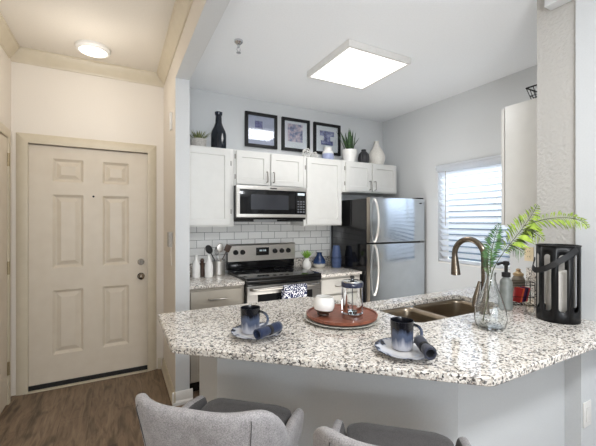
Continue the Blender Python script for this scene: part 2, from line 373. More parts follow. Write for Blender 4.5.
# ------------------------------------------------------------------ setting
CK, CHL = 2.71, 2.80
XL, XH, XH2, YE, YB, XW = -.76, .388, .495, 3.50, 3.43, 3.08
struct('floor', box(B(), -3.2, -3.7, -.05, 3.4, 3.8, 0), M['floor'], smooth=0)
struct('ceiling_kitchen', box(B(), XH2, -3.7, CK, 3.4, 3.8, CK+.12), M['ceil'], smooth=0)
struct('ceiling_hall', box(B(), -3.2, -3.7, CHL, XH+.0, 3.8, CHL+.03), M['ceil_hall'], smooth=0)
bm = B(); box(bm, XL-.1, .8, 0, XL, 3.6, CHL); struct('wall_hall_left', bm, M['wall_hall'], smooth=0)
# entry wall around the door opening
DX0, DX1, DZ = -.665, .26, 2.05
bm = B(); box(bm, XL, YE, 0, DX0, YE+.12, CHL); box(bm, DX1, YE, 0, XH, YE+.12, CHL); box(bm, DX0, YE, DZ, DX1, YE+.12, CHL)
struct('wall_entry', bm, M['wall_hall'], smooth=0)
# dividing wall between hall and kitchen, with header over the opening: hall side cream, kitchen side white
bm = B(); box(bm, XH, 2.745, 0, XH2-.05, 3.6, CHL); box(bm, XH, -3.6, 2.51, XH2-.05, 2.745, CHL)
struct('wall_hall_right', bm, M['wall_hall'], smooth=0)
bm = B(); box(bm, XH2-.05, 2.745, 0, XH2, 3.6, CHL); box(bm, XH2-.05, -3.6, 2.51, XH2, 2.745, CHL)
box(bm, XH+.002, 2.742, 0, XH2-.05, 2.745, 2.51); box(bm, XH+.002, -3.6, 2.507, XH2-.05, 2.742, 2.51)
struct('wall_kitchen_left', bm, M['wall'], smooth=0)
struct('wall_kitchen_back', box(B(), XH2, YB, 0, 3.3, YB+.15, CK), M['wall'], smooth=0)
WY0, WY1, WZ0, WZ1 = 1.79, 2.56, .96, 1.975
bm = B(); box(bm, XW, .88, 0, XW+.14, WY0, CK); box(bm, XW, WY1, 0, XW+.14, YB, CK); box(bm, XW, WY0, 0, XW+.14, WY1, WZ0); box(bm, XW, WY0, WZ1, XW+.14, WY1, CK)
struct('wall_kitchen_right', bm, M['wall'], smooth=0)
struct('wall_kitchen_near', box(B(), 2.1, .882, 0, XW, 1.07, CK), M['wall_tex'], smooth=0)
struct('trim_1', box(B(), 2.03, .884, 2.56, 2.098, 1.0, CK, .008), M['wall'])
struct('wall_living_right', box(B(), 2.086, -3.6, 0, 2.25, .88, CK), M['wall'], smooth=0)
struct('wall_living_back', (lambda b: (box(b, -3.2, -3.7, 0, -2.0, -3.55, CHL), box(b, 1.2, -3.7, 0, 2.25, -3.55, CHL), box(b, -2, -3.7, 0, 1.2, -3.55, .3), box(b, -2, -3.7, 2.5, 1.2, -3.55, CHL), b)[-1])(B()), M['wall'], smooth=0)
struct('wall_living_left', box(B(), -3.2, -3.6, 0, -3.05, .9, CHL), M['wall_hall'], smooth=0)
struct('wall_living_far', box(B(), -3.05, .8, 0, XL-.1, .9, CHL), M['wall_hall'], smooth=0)
# half wall of the peninsula, and its pier
zt = .883
bm = slab(B(), [(.395, 1.90), (.395, 1.526), (1.142, .857), (2.085, .857), (2.085, .957), (1.18, .957), (.495, 1.571), (.495, 1.90)], [], 0, zt)
struct('wall_peninsula', bm, M['wall'], smooth=0)
struct('wall_peninsula_pier', box(B(), 1.925, .79, 0, 2.0855, .8565, zt), M['wall'], smooth=0)
# tiles behind the counters
struct('wall_backsplash_tiles', box(B(), XH2, YB-.009, .9, 2.24, YB-.0005, 1.40), M['tile'], smooth=0)
# crown mouldings and baseboards
def profile_run(bm, prof, a, b, n, up=1):
    """extrude a 2-D profile (out, z) from point a to b; n = outward direction"""
    a, b, n = Vector(a), Vector(b), Vector(n); R = []
    for p in (a, b): R.append([bm.verts.new(p+n*o+Vector((0, 0, z))) for o, z in prof])
    k = len(prof)
    for i in range(k): bm.faces.new((R[0][i], R[0][(i+1) % k], R[1][(i+1) % k], R[1][i]))
    bm.faces.new(R[0]); bm.faces.new(R[1][::-1])
crown = [(0, 0), (0, -.105), (.010, -.105), (.013, -.092), (.022, -.082), (.045, -.045), (.058, -.028), (.062, -.014), (.070, -.012), (.070, 0)]
bm = B(); profile_run(bm, crown, (XL, YE-.0005, CHL-.0005), (XH, YE-.0005, CHL-.0005), (0, -1, 0)); struct('trim_2', bm, M['trim'])
bm = B(); profile_run(bm, crown, (XH-.0005, YE-.07, CHL-.0005), (XH-.0005, -3.5, CHL-.0005), (-1, 0, 0)); struct('trim_3', bm, M['trim'])
bm = B(); profile_run(bm, crown, (XL+.0005, YE-.07, CHL-.0005), (XL+.0005, .8, CHL-.0005), (1, 0, 0)); struct('trim_4', bm, M['trim'])
basep = [(0, 0), (.022, 0), (.022, .022), (.014, .034), (.014, .085), (.007, .1), (0, .1)]
bm = B(); profile_run(bm, basep, (XH-.0005, 3.478, .0005), (XH-.0005, 2.722, .0005), (-1, 0, 0)); struct('baseboard_hall_right', bm, M['trim'])
bm = B(); profile_run(bm, basep, (XH-.0225, 2.7415, .0005), (XH2+.022, 2.7415, .0005), (0, -1, 0)); struct('baseboard_column', bm, M['base'])
bm = B(); profile_run(bm, basep, (.335, YE-.0005, .0005), (XH-.024, YE-.0005, .0005), (0, -1, 0)); struct('baseboard_entry', bm, M['trim'])
bm = B(); profile_run(bm, basep, (XL+.0005, 2.3, .0005), (XL+.0005, .8, .0005), (1, 0, 0)); struct('baseboard_hall_left', bm, M['trim'])

# ------------------------------------------------------------------ entry door
d1 = sempty('door_1', (-.2, 3.52, 0))
xs = [-.66, -.49, -.268, -.122, .09, .254]; zs = [.045, .275, .82, 1.01, 1.635, 1.745, 1.94, 2.043]
bm = panel_face(B(), xs, zs, 3.518, [(1, 1), (1, 3), (1, 5), (3, 1), (3, 3), (3, 5)], [(.020, -.018), (.008, 0), (.032, .016)], depth=.044)
obj('door_panel', bm, M['door'], d1, kind='structure', smooth=20)
bm = B(); cyl(bm, (.191, 3.5175, .893), (.191, 3.51, .893), .032, 20); cyl(bm, (.191, 3.51, .893), (.191, 3.485, .893), .011)
t = lathe(B(), [(0, 0), (.02, .002), (.028, .014), (.026, .03), (.012, .038), (0, .04)], seg=20); t.transform(Matrix.Translation((.191, 3.486, .893)) @ Matrix.Rotation(PI/2, 4, 'X')); merge(bm, t)
obj('knob', bm, M['bronze'], d1, kind='structure')
bm = B(); cyl(bm, (.191, 3.5175, 1.025), (.191, 3.503, 1.025), .030, 20, .026); rbox(bm, .191, 3.494, 1.025, .010, .018, .034)
obj('deadbolt', bm, M['bronze'], d1, kind='structure')
obj('peephole', cyl(B(), (-.192, 3.5175, 1.627), (-.192, 3.512, 1.627), .009, 12), M['dark'], d1, kind='structure')
for z in (1.854, 1.048, .26):
    bm = B(); cyl(bm, (-.668, 3.506, z-.055), (-.668, 3.506, z+.055), .010, 10); box(bm, -.685, 3.508, z-.05, -.668, 3.512, z+.05); obj('hinge', bm, M['brass'], d1, kind='structure')
obj('door_sweep', box(B(), -.658, 3.505, .010, .252, 3.56, .044), M['rubber'], d1, kind='structure')
obj('threshold', box(B(), -.664, 3.47, 0.001, .259, 3.60, .009, .003), M['trim'], d1, kind='structure')
bm = B(); cas = [(0, 0), (0, .018), (.03, .022), (.05, .018), (.07, .012), (.078, .006), (.078, 0)]
def casing(bm, x0, x1, zt, y):
    for s, x in ((-1, x0), (1, x1)):
        pr = [(x+s*o, y-t) for o, t in cas]; v0 = [bm.verts.new((a, b, .0005)) for a, b in pr]; v1 = [bm.verts.new((x+s*o, y-t, zt+o)) for o, t in cas]
        k = len(pr)
        for i in range(k): bm.faces.new((v0[i], v0[(i+1) % k], v1[(i+1) % k], v1[i]))
        bm.faces.new(v0); bm.faces.new(v1[::-1])
    v0 = [bm.verts.new((x0-o, y-t, zt+o)) for o, t in cas]; v1 = [bm.verts.new((x1+o, y-t, zt+o)) for o, t in cas]
    for i in range(len(cas)): bm.faces.new((v0[i], v1[i], v1[(i+1) % len(cas)], v0[(i+1) % len(cas)]))
casing(bm, -.651, .246, 2.05, YE-.0005)
for x in (DX0, DX1-.014): box(bm, x+.0005, YE-.0005, .011, x+.0135, YE+.018, 2.05)
obj('door_casing', bm, M['trim'], d1, kind='structure', smooth=25)
obj('backing', box(B(), DX0+.001, 3.565, .011, DX1-.001, 3.575, 2.05), M['dark'], d1, kind='structure', smooth=0)
# side door on the left wall, seen edge on
d2 = sempty('door_2', (XL, 2.9, 0))
def toleft(bm): bm.transform(Matrix.Translation((XL, 0, 0)) @ Matrix.Rotation(PI/2, 4, 'Z') @ Matrix.Identity(4)); return bm
# built on plane y=0 facing -Y, turned so that -Y becomes +X : x -> y
bm = panel_face(B(), [2.50, 2.62, 2.80, 2.92, 3.10, 3.335][:0] or [2.42, 2.58, 2.80, 2.95, 3.17, 3.33], [.02, .25, .82, 1.01, 1.635, 1.745, 1.94, 2.04], -.012, [(1, 1), (1, 3), (1, 5), (3, 1), (3, 3), (3, 5)], [(.012, -.006), (.004, 0), (.028, .005)], depth=.0115)
obj('door_panel', toleft(bm), M['door'], d2, kind='structure', smooth=20)
bm = B(); casing(bm, 2.41, 3.345, 2.05, -.0005); obj('door_casing', toleft(bm), M['trim'], d2, kind='structure', smooth=25)
for z in (1.88, 1.05, .28):
    obj('hinge', cyl(B(), (XL+.018, 3.338, z-.05), (XL+.018, 3.338, z+.05), .009, 10), M['brass'], d2, kind='structure')

# ------------------------------------------------------------------ kitchen window and blind
w1 = sempty('window_1', (XW, 2.18, WZ0))
bm = B()
for a, b, c, d in ((WY0, WY0+.04, WZ0, WZ1), (WY1-.04, WY1, WZ0, WZ1), (WY0, WY1, WZ0, WZ0+.04), (WY0, WY1, WZ1-.04, WZ1)):
    box(bm, XW+.085, a+.0005, c+.0005, XW+.125, b-.0005, d-.0005)
obj('window_frame', bm, M['base'], w1, kind='structure')
obj('window_glass', box(B(), XW+.103, WY0+.03, WZ0+.03, XW+.107, WY1-.03, WZ1-.03), M['pane'], w1, kind='structure')
obj('window_sill', box(B(), XW-.02, WY0-.03, WZ0-.022, XW+.084, WY1+.03, WZ0+.0005 if False else WZ0-.0005, .004) if False else box(B(), XW+.002, WY0+.001, WZ0+.0005, XW+.084, WY1-.001, WZ0+.014), M['base'], w1, kind='structure')
bl = thing('window_blind', 'white horizontal slat blind covering the kitchen window', 'blind', (XW, 2.18, WZ1))
bm = B(); box(bm, XW+.004, WY0+.004, WZ1-.045, XW+.06, WY1-.004, WZ1-.002, .003); box(bm, XW-.012, WY0-.012, WZ1-.03, XW-.001, WY1+.012, WZ1+.035, .004); box(bm, XW-.02, WY0-.018, WZ1+.012, XW-.001, WY1+.018, WZ1+.035, .004)
obj('headrail', bm, M['slat'], bl)
bm = B(); pitch = .061; z = WZ1-.065; a = math.radians(46)
while z > WZ0+.06:
    t = B(); n = 5; R = []
    for yy in (WY0+.008, WY1-.008):
        top = []
        for k in range(n+1):
            u = -.034+.068*k/n; h = .004*(1-(u/.034)**2)
            top.append((u, h))
        R.append([t.verts.new((u, yy, h)) for u, h in top]+[t.verts.new((u, yy, h-.003)) for u, h in reversed(top)])
    k = len(R[0])
    for i in range(k): t.faces.new((R[0][i], R[0][(i+1) % k], R[1][(i+1) % k], R[1][i]))
    t.faces.new(R[0]); t.faces.new(R[1][::-1])
    t.transform(Matrix.Translation((XW+.038, 0, z)) @ Matrix.Rotation(a, 4, 'Y')); merge(bm, t); z -= pitch
obj('slats', bm, M['slat'], bl, smooth=25)
for yy in (WY0+.12, WY1-.12): obj('ladder_cord', cyl(B(), (XW+.006, yy, WZ1-.05), (XW+.006, yy, WZ0+.04), .0016, 6), M['plastic'], bl)
obj('tilt_wand', cyl(B(), (XW-.006, 2.457, WZ1-.035), (XW-.006, 2.457, 1.36), .005, 8), M['stone'], bl)
obj('bottom_rail', box(B(), XW+.01, WY0+.008, WZ0+.02, XW+.062, WY1-.008, WZ0+.045, .004), M['slat'], bl)

# ------------------------------------------------------------------ cabinets
def shaker(name, x0, x1, z0, z1, y, m, parent, fr=.052):
    bm = panel_face(B(), [x0, x1], [z0, z1], y, [(0, 0)], [(fr, 0), (.003, -.009)], depth=.019)
    return obj(name, bm, m, parent, smooth=20)
def vpull(parent, x, z, y, l=.1):
    bm = B(); tube(bm, [(x, y, z-l/2), (x, y-.028, z-l/2+.002), (x, y-.03, z-l/2+.012), (x, y-.03, z+l/2-.012), (x, y-.028, z+l/2-.002), (x, y, z+l/2)], .0055, 8)
    return obj('handle', bm, M['nickel'], parent)
def hpull(parent, x, z, y, l=.14):
    bm = B(); tube(bm, [(x-l/2, y, z), (x-l/2+.002, y-.028, z), (x-l/2+.012, y-.03, z), (x+l/2-.012, y-.03, z), (x+l/2-.002, y-.028, z), (x+l/2, y, z)], .0055, 8)
    return obj('handle', bm, M['nickel'], parent)
def hinge(parent, x, z, y): return obj('hinge', box(B(), x-.006, y-.006, z-.022, x+.006, y-.0005, z+.022, .002), M['nickel'], parent)
YU = 3.11; UT = 2.085
def upper(label, x0, x1, zb, doors, pulls, hinges):
    r = thing('wall_cabinet', label, 'cabinet', ((x0+x1)/2, YB, zb), 0, 'white wall cabinets above the stove and fridge')
    obj('cabinet_body', box(B(), x0, YU+.0005, zb, x1, YB-.001, UT, .002), M['cab'], r)
    ds = [shaker('door', a, b, zb+.016, UT-.016, YU-.019, M['cab'], r) for a, b in doors]
    for i, x, z in pulls: vpull(ds[i], x, z, YU-.0195)
    for i, x, z in hinges: hinge(ds[i], x, z, YU-.0005)
upper('tall white wall cabinet beside the hall column, left of the microwave', XH2+.001, .962, 1.358, [(XH2+.016, .925)], [], [(0, .935, 1.95), (0, .935, 1.5)])
upper('low two-door white wall cabinet directly above the microwave', .9635, 1.7125, 1.745, [(.985, 1.313), (1.337, 1.695)], [(0, 1.29, 1.84), (1, 1.361, 1.84)], [(0, .975, 2.02), (0, .975, 1.83)])
upper('tall single-door white wall cabinet between microwave and fridge', 1.714, 2.195, 1.362, [(1.745, 2.18)], [], [(0, 1.733, 1.97), (0, 1.733, 1.48)])
upper('low two-door white wall cabinet above the fridge', 2.1965, 3.005, 1.735, [(2.245, 2.597), (2.625, 2.99)], [(0, 2.573, 1.82), (1, 2.649, 1.82)], [(0, 2.235, 2.0), (0, 2.235, 1.83)])
# side wall cabinet on the near wall, seen from its end
r = thing('wall_cabinet', 'white wall cabinet at right seen end-on beside the window, wire basket on it', 'cabinet', (2.7, 1.08, 1.37), 0, 'white wall cabinets above the stove and fridge')
obj('cabinet_body', box(B(), 2.34, 1.0715, 1.37, XW-.001, 1.394, 2.19, .002), M['cab'], r)
for x0, x1 in ((2.345, 2.70), (2.71, XW-.006)):
    bm = panel_face(B(), [-x1, -x0], [1.38, 2.18], -1.421, [(0, 0)], [(.052, 0), (.003, -.009)], depth=.019)
    bm.transform(Matrix.Rotation(PI, 4, 'Z')); obj('door', bm, M['cab'], r, smooth=20)
# base cabinets on the back wall
KZ = .86; YF = 2.83
def basecab(label, x0, x1, m, drawer, door_x):
    r = thing('base_cabinet', label, 'cabinet', ((x0+x1)/2, YB, 0), 0, 'base cabinets under the back counter')
    bm = B(); box(bm, x0, YF, .1, x1, YB-.001, KZ); obj('cabinet_body', bm, m, r)
    obj('toe_kick', box(B(), x0, YF+.06, .001, x1, YB-.002, .0995), M['dark'], r)
    dr = obj('drawer', box(B(), door_x[0], YF-.02, .69, door_x[1], YF-.0005, .835, .003), m, r)
    hpull(dr, (door_x[0]+door_x[1])/2+drawer, .765, YF-.0205)
    dd = shaker('door', door_x[0], door_x[1], .115, .672, YF-.02, m, r); vpull(dd, door_x[1]-.035, .58, YF-.0205)
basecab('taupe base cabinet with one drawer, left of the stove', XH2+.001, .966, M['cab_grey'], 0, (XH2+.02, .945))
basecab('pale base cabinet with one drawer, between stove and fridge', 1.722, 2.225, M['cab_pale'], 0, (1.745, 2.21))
def ctop(label, x0, x1):
    r = thing('countertop', label, 'countertop', ((x0+x1)/2, YB, KZ))
    obj('slab', box(B(), x0, 2.80, KZ+.001, x1, YB-.011, .89, .004), M['granite'], r)
    obj('backsplash_lip', box(B(), x0, YB-.032, .8905, x1, YB-.011, .99, .002), M['granite'], r)
ctop('short granite countertop left of the stove', XH2+.001, .966)
ctop('short granite countertop between stove and fridge', 1.722, 2.235)

# ------------------------------------------------------------------ microwave
r = thing('microwave', 'stainless over-range microwave with dark glass door', 'microwave', (1.34, YB, 1.45))
obj('body', box(B(), .966, 3.062, 1.425, 1.710, YB-.012, 1.7435, .003), M['black'], r)
bm = B(); x0, x1, z0, z1, y0 = .966, 1.71, 1.445, 1.743, 3.03
box(bm, x0, y0, z1-.035, x1, 3.06, z1, .002); box(bm, x0, y0, z0, x1, 3.06, z0+.03, .002); box(bm, x0, y0, z0+.03, x0+.03, 3.06, z1-.035); box(bm, x1-.012, y0, z0+.03, x1, 3.06, z1-.035)
obj('front_frame', bm, M['steel'], r)
dw = obj('door_window', box(B(), x0+.0305, y0+.004, z0+.0305, 1.575, 3.058, z1-.0355, .002), M['black'], r)
m = mat('smoked_screen', rough=.15); noisy(m, rgb(44, 46, 52), rgb(52, 54, 60), 4)
obj('viewing_screen', box(B(), x0+.14, y0+.003, z0+.075, 1.50, y0+.0038, z1-.08), m, dw)
cp = obj('control_panel', box(B(), 1.582, y0+.004, z0+.0305, x1-.0125, 3.058, z1-.0355, .002), M['black'], r)
kb = ceramic('grey_key', rgb(96, 98, 104), rgb(112, 114, 120), .4)
for i in range(3):
    for j in range(5): obj('button', box(B(), 1.60+i*.031, y0+.0025, z0+.05+j*.026, 1.62+i*.031, y0+.0038, z0+.062+j*.026), kb, cp)
obj('display', box(B(), 1.602, y0+.0025, z1-.075, 1.682, y0+.0038, z1-.052), M['led'], cp)
obj('badge', box(B(), 1.30, y0-.001, z1-.022, 1.37, y0-.0002, z1-.012), M['dark'], r)
for xa in (.98, 1.52):
    bm = B(); box(bm, xa, 3.08, 1.405, xa+.17, 3.36, 1.4245, .003); obj('vent_grille', bm, M['rubber'], r)

# ------------------------------------------------------------------ range
r = thing('stove', 'stainless electric range with black glass cooktop and backguard knobs', 'stove', (1.344, YB, 0))
RX0, RX1 = .970, 1.718
bm = B(); box(bm, RX0, 2.80, .03, RX1, 3.40, .885); obj('body', bm, M['black'], r)
obj('cooktop', box(B(), RX0, 2.765, .8855, RX1, 3.335, .915, .004), M['black'], r)
obj('front_lip', box(B(), RX0+.002, 2.762, .850, RX1-.002, 2.799, .885, .004), M['black'], r)
bg_ = obj('backguard', box(B(), RX0, 3.336, .9155, RX1, 3.40, 1.172, .004), M['black'], r)
bm = B(); vs = [(3.318, 1.0), (3.335, 1.0), (3.335, 1.175), (3.328, 1.175), (3.310, 1.160)]
profile = [[bm.verts.new((x, y, z)) for y, z in vs] for x in (RX0, RX1)]
for i in range(5): bm.faces.new((profile[0][i], profile[0][(i+1) % 5], profile[1][(i+1) % 5], profile[1][i]))
bm.faces.new(profile[0]); bm.faces.new(profile[1][::-1])
pn = obj('control_panel', bm, M['steel'], r)
for x in (1.045, 1.117, 1.475, 1.555, 1.632):
    bm = B(); cyl(bm, (x, 3.3125, 1.093), (x, 3.289, 1.092), .026, 20, .022); rbox(bm, x, 3.284, 1.093, .009, .012, .036, bev=.002); obj('knob', bm, M['rubber'], r)
ds = obj('display', box(B(), 1.262, 3.304, 1.055, 1.405, 3.3105, 1.135, .002), M['black'], r)
bm = B()
for x in (1.30, 1.318, 1.342, 1.36): box(bm, x, 3.3028, 1.095, x+.010, 3.3038, 1.112)
obj('clock_digits', bm, M['led'], ds)
bk = ceramic('grey_burner_ring', rgb(48, 48, 52), rgb(56, 56, 60), .3)
for x, y, rr in ((1.16, 2.93, .11), (1.53, 2.93, .09), (1.16, 3.2, .08), (1.53, 3.2, .1)):
    obj('burner_ring', lathe(B(), [(rr-.003, .9153), (rr, .9155), (rr+.003, .9153)], (x, y, 0), 40), bk, r)
dr = obj('oven_door', (lambda b: (box(b, RX0+.004, 2.765, .77, RX1-.004, 2.799, .847, .004), box(b, RX0+.004, 2.765, .24, RX0+.10, 2.799, .77), box(b, RX1-.10, 2.765, .24, RX1-.004, 2.799, .77), box(b, RX0+.004, 2.765, .18, RX1-.004, 2.799, .24), b)[-1])(B()), M['steel_oven'], r)
obj('oven_window', box(B(), RX0+.1005, 2.769, .2405, RX1-.1005, 2.797, .7695), M['black'], dr)
bm = B(); tube(bm, [(RX0+.04, 2.765, .82), (RX0+.045, 2.725, .823), (RX0+.07, 2.715, .825), (RX1-.07, 2.715, .825), (RX1-.045, 2.725, .823), (RX1-.04, 2.765, .82)], .014, 12)
obj('door_handle', bm, M['nickel'], dr)
obj('storage_drawer', box(B(), RX0+.004, 2.768, .05, RX1-.004, 2.799, .172, .004), M['steel'], r)
# towel over the handle
bm = B(); n = 14; prof = []
for k in range(8): prof.append((2.6955, .575+.245*k/7))
for k in range(1, 7): t = PI-PI*k/7; prof.append((2.7155+.0195*math.cos(t), .823+.019*math.sin(t)))
for k in range(6): prof.append((2.7355, .82-.2*k/5))
V = []
for i in range(n+1):
    x = 1.285+.235*i/n; V.append([bm.verts.new((x, y-.004*math.sin(i*1.3)*(1 if y < 2.71 else 0)*min(1, (.82-z)*9), z)) for y, z in prof])
for i in range(n):
    for j in range(len(prof)-1): bm.faces.new((V[i][j], V[i+1][j], V[i+1][j+1], V[i][j+1]))
tag(obj('kitchen_towel', bm, M['towel'], solid=.003), 'navy and white patterned kitchen towel hanging on oven handle', 'towel')

# ------------------------------------------------------------------ fridge
r = thing('refrigerator', 'stainless top-freezer refrigerator with black sides', 'refrigerator', (2.64, 3.3, 0))
FX0, FX1 = 2.255, 3.035
obj('body', box(B(), FX0, 2.76, .02, FX1, 3.41, 1.645, .006), M['black'], r)
for nm, z0, z1, hz in (('freezer_door', 1.188, 1.655, (1.63, 1.20)), ('fridge_door', .07, 1.172, (1.165, .66))):
    bm = B(); box(bm, FX0-.002, 2.70, z0, FX1, 2.755, z1, .008)
    d = obj(nm, bm, [M['steel_edge'], M['steel_door']], r)
    for p in d.data.polygons:
        if p.normal.y < -.9: p.material_index = 1
    a, b = hz; xh = FX0+.055; pts = []
    for k in range(13):
        t = k/12; pts.append((xh, 2.70-.012-.055*math.sin(PI*t)**.7, b+(a-b)*t))
    pts = [(xh, 2.7005, b)]+pts+[(xh, 2.7005, a)]
    obj('handle', tube(B(), pts, .0125, 10), M['steel'], d)
obj('badge', box(B(), FX1-.08, 2.698, 1.60, FX1-.05, 2.6998, 1.612), M['dark'], r)
obj('hinge_cap', box(B(), FX1-.09, 2.71, 1.6555, FX1-.01, 2.80, 1.668, .004), M['rubber'], r)
obj('toe_grille', box(B(), FX0+.01, 2.73, .002, FX1-.01, 2.7595, .066), M['rubber'], r)

# ------------------------------------------------------------------ peninsula counter, sink, faucet
ZC = .914; SX0, SX1, SY0, SY1 = 1.285, 2.02, 1.185, 1.53; SM = 1.585
r = thing('peninsula_countertop', 'long speckled granite peninsula countertop with angled bar edge', 'countertop', (1.2, 1.2, .884))
outer = [(.187, 1.955), (.187, 1.44), (.196, 1.42), (1.036, .668), (1.056, .66), (2.084, .66), (2.084, .881), (2.0985, .881), (2.0985, 1.0715), (3.078, 1.0715), (3.078, 1.645), (1.286, 1.645), (1.10, 1.945), (1.08, 1.955)]
obj('slab', slab(B(), outer, [rrect(SX0, SY0, SX1, SY1, .05)], .8845, ZC), M['granite'], r, bev=.004, smooth=30)
bm = B(); box(bm, XW-.022, 1.0725, ZC+.0005, XW-.001, 1.70 if False else 1.644, 1.014, .002); box(bm, 2.12, 1.0725, ZC+.0005, XW-.0225, 1.0925, 1.014, .002)
obj('backsplash_lip', bm, M['granite'], r)
bm = B()
m = M['sink'] = noisy(mat('brushed_sink_steel', rough=.3, metal=1), rgb(150, 138, 122), rgb(164, 152, 136), 200, stretch=(1, .05, 1))
sk = thing('kitchen_sink', 'double-bowl stainless undermount sink in the granite peninsula', 'sink', ((SX0+SX1)/2, 1.36, .70))
def basin(x0, x1, y0, y1):
    bm = B(); lv = [(0, .8835, .05), (.004, .86, .05), (.010, .72, .05), (.022, .70, .045), (.05, .694, .03)]; R = []
    for o, z, rr in lv: R.append([bm.verts.new((x, y, z)) for x, y in rrect(x0+o, y0+o, x1-o, y1-o, rr)])
    k = len(R[0])
    for a, b in zip(R, R[1:]):
        for i in range(k): bm.faces.new((a[i], a[(i+1) % k], b[(i+1) % k], b[i]))
    bm.faces.new(R[-1]); return bm
for i, (xa, xb) in enumerate(((SX0-.004, SM-.008), (SM+.008, SX1+.004))):
    b = obj('basin', basin(xa, xb, SY0-.004, SY1+.004), m, sk, solid=.002)
    obj('drain', lathe(B(), [(0, .6975), (.03, .6985), (.042, .6975), (.045, .6955)], ((xa+xb)/2, (SY0+SY1)/2, 0), 24), M['chrome'], b)
obj('divider', box(B(), SM-.008, SY0+.0, .80, SM+.008, SY1, .8815, .004), m, sk)
r = thing('faucet', 'tall bronzed gooseneck pull-down faucet behind the sink', 'faucet', (1.715, 1.13, ZC))
fx, fy = 1.715, 1.13
obj('base', lathe(B(), [(0, 0.0005), (.030, .0005), (.030, .008), (.024, .014), (.021, .05), (.020, .10), (.0165, .135), (.0145, .15), (0, .15)], (fx, fy, ZC), 24), M['bronze'], r)
pts = [(fx, fy, ZC+.145), (fx, fy, ZC+.22), (fx, fy, ZC+.30)]; R0 = .09
for k in range(1, 15):
    t = PI-PI*1.06*k/14; pts.append((fx, fy+R0+R0*math.cos(t), ZC+.305+R0*math.sin(t)))
obj('spout', tube(B(), pts, .0155, 14), M['bronze'], r)
e = Vector(pts[-1]); dv = (Vector(pts[-1])-Vector(pts[-2])).normalized()
bm = B(); tube(bm, [e-dv*.002, e+dv*.02, e+dv*.055, e+dv*.10], [.0175, .019, .022, .026], 16); h = obj('spray_head', bm, M['bronze'], r)
obj('spray_face', tube(B(), [e+dv*.1002, e+dv*.103], .018, 16), M['rubber'], h)
bm = B(); t = B(); prf = [(-.004, .012), (.03, .020), (.07, .017), (.115, .011)]
hd = Vector((-.05, .03, .0))
tube(bm, [(fx-.012, fy+.008, ZC+.06), (fx-.034, fy+.02, ZC+.07), (fx-.028, fy+.018, ZC+.11), (fx-.012, fy+.012, ZC+.16), (fx-.002, fy+.01, ZC+.185)][0:1]+[(fx-.045, fy+.026, ZC+.055), (fx-.04, fy+.024, ZC+.085), (fx-.026, fy+.02, ZC+.13), (fx-.014, fy+.017, ZC+.175)], [.015, .017, .014, .011, .007], 12)
obj('lever_handle', bm, M['bronze'], r)

# ------------------------------------------------------------------ tableware on the bar
def saucer_set(cx, cy, ang, mugl, sl, nl, nm, noff, nang, moff):
    s = obj('saucer', lathe(B(), [(0, .002), (.06, .0), (.066, .003), (.095, .013), (.110, .02), (.1105, .022), (.105, .0215), (.086, .014), (.06, .008), (0, .007)], (0, 0, 0), 48), M['saucer']); s.location = (cx, cy, ZC+.0008)
    tag(s, sl, 'saucer', 'saucers on the bar')
    mx, my = cx+moff[0], cy+moff[1]
    g = thing('mug', mugl, 'mug', (mx, my, ZC+.0102), ang, 'mugs on the bar')
    obj('cup', lathe(B(), [(0, .001), (.032, 0), (.036, .003), (.0395, .02), (.0415, .06), (.043, .106), (.0435, .109), (.0415, .109), (.0395, .10), (.037, .02), (.03, .008), (0, .007)], (0, 0, 0), 40), M['glaze'], g, local=True)
    hp = []
    for k in range(13):
        t = -PI/2+PI*k/12; hp.append((.0405+.036*math.cos(t)*(1.0 if k < 7 else 1.0), 0, .057+.033*math.sin(t)))
    hp[0] = (.039, 0, .022); hp[-1] = (.0418, 0, .092)
    obj('handle', tube(B(), hp, .0055, 10), M['glaze'], g, local=True)
    n = thing('rolled_napkin', nl, 'napkin', (cx+noff[0], cy+noff[1], ZC+.0225), nang, 'napkins on the saucers')
    bm = B(); R = []; L_ = .135; seg = 26
    for k in range(9):
        x = -L_/2+L_*k/8; rr = .021*(1-.22*math.exp(-((x-.005)/.018)**2)); ring = []
        for q in range(seg*2+1):
            t = 2*PI*q/seg; rad = rr*(1-.26*q/(seg*2)); ring.append(bm.verts.new((x, rad*math.cos(t), .021+rad*math.sin(t))))
        R.append(ring)
    for a, b in zip(R, R[1:]):
        for q in range(seg*2): bm.faces.new((a[q], a[q+1], b[q+1], b[q]))
    obj('cloth', bm, nm, n, local=True, solid=.0022)
    bm = B(); lathe(bm, [(.0185, -.008), (.0205, -.008), (.021, 0), (.0205, .008), (.0185, .008), (.0185, -.008)], (0, 0, 0), 24); bm.transform(Matrix.Translation((.005, 0, .021)) @ Matrix.Rotation(PI/2, 4, 'Y'))
    obj('napkin_ring', bm, M['rubber'], n, local=True)
saucer_set(.533, 1.39, math.radians(-28), 'blue dripped-glaze mug on the left saucer, near the counter end', 'blue-rimmed saucer at left of the bar, under a blue napkin', 'bright navy rolled napkin on the left saucer', M['napkin'], (.018, -.088), math.radians(25), (-.022, .02))
saucer_set(.951, .940, math.radians(-25), 'blue dripped-glaze mug on the right saucer, in front of the sink', 'blue-rimmed saucer in front of the sink, under a slate napkin', 'slate grey rolled napkin on the right saucer', M['napkin_g'], (.022, -.074), math.radians(-122), (.006, .02))
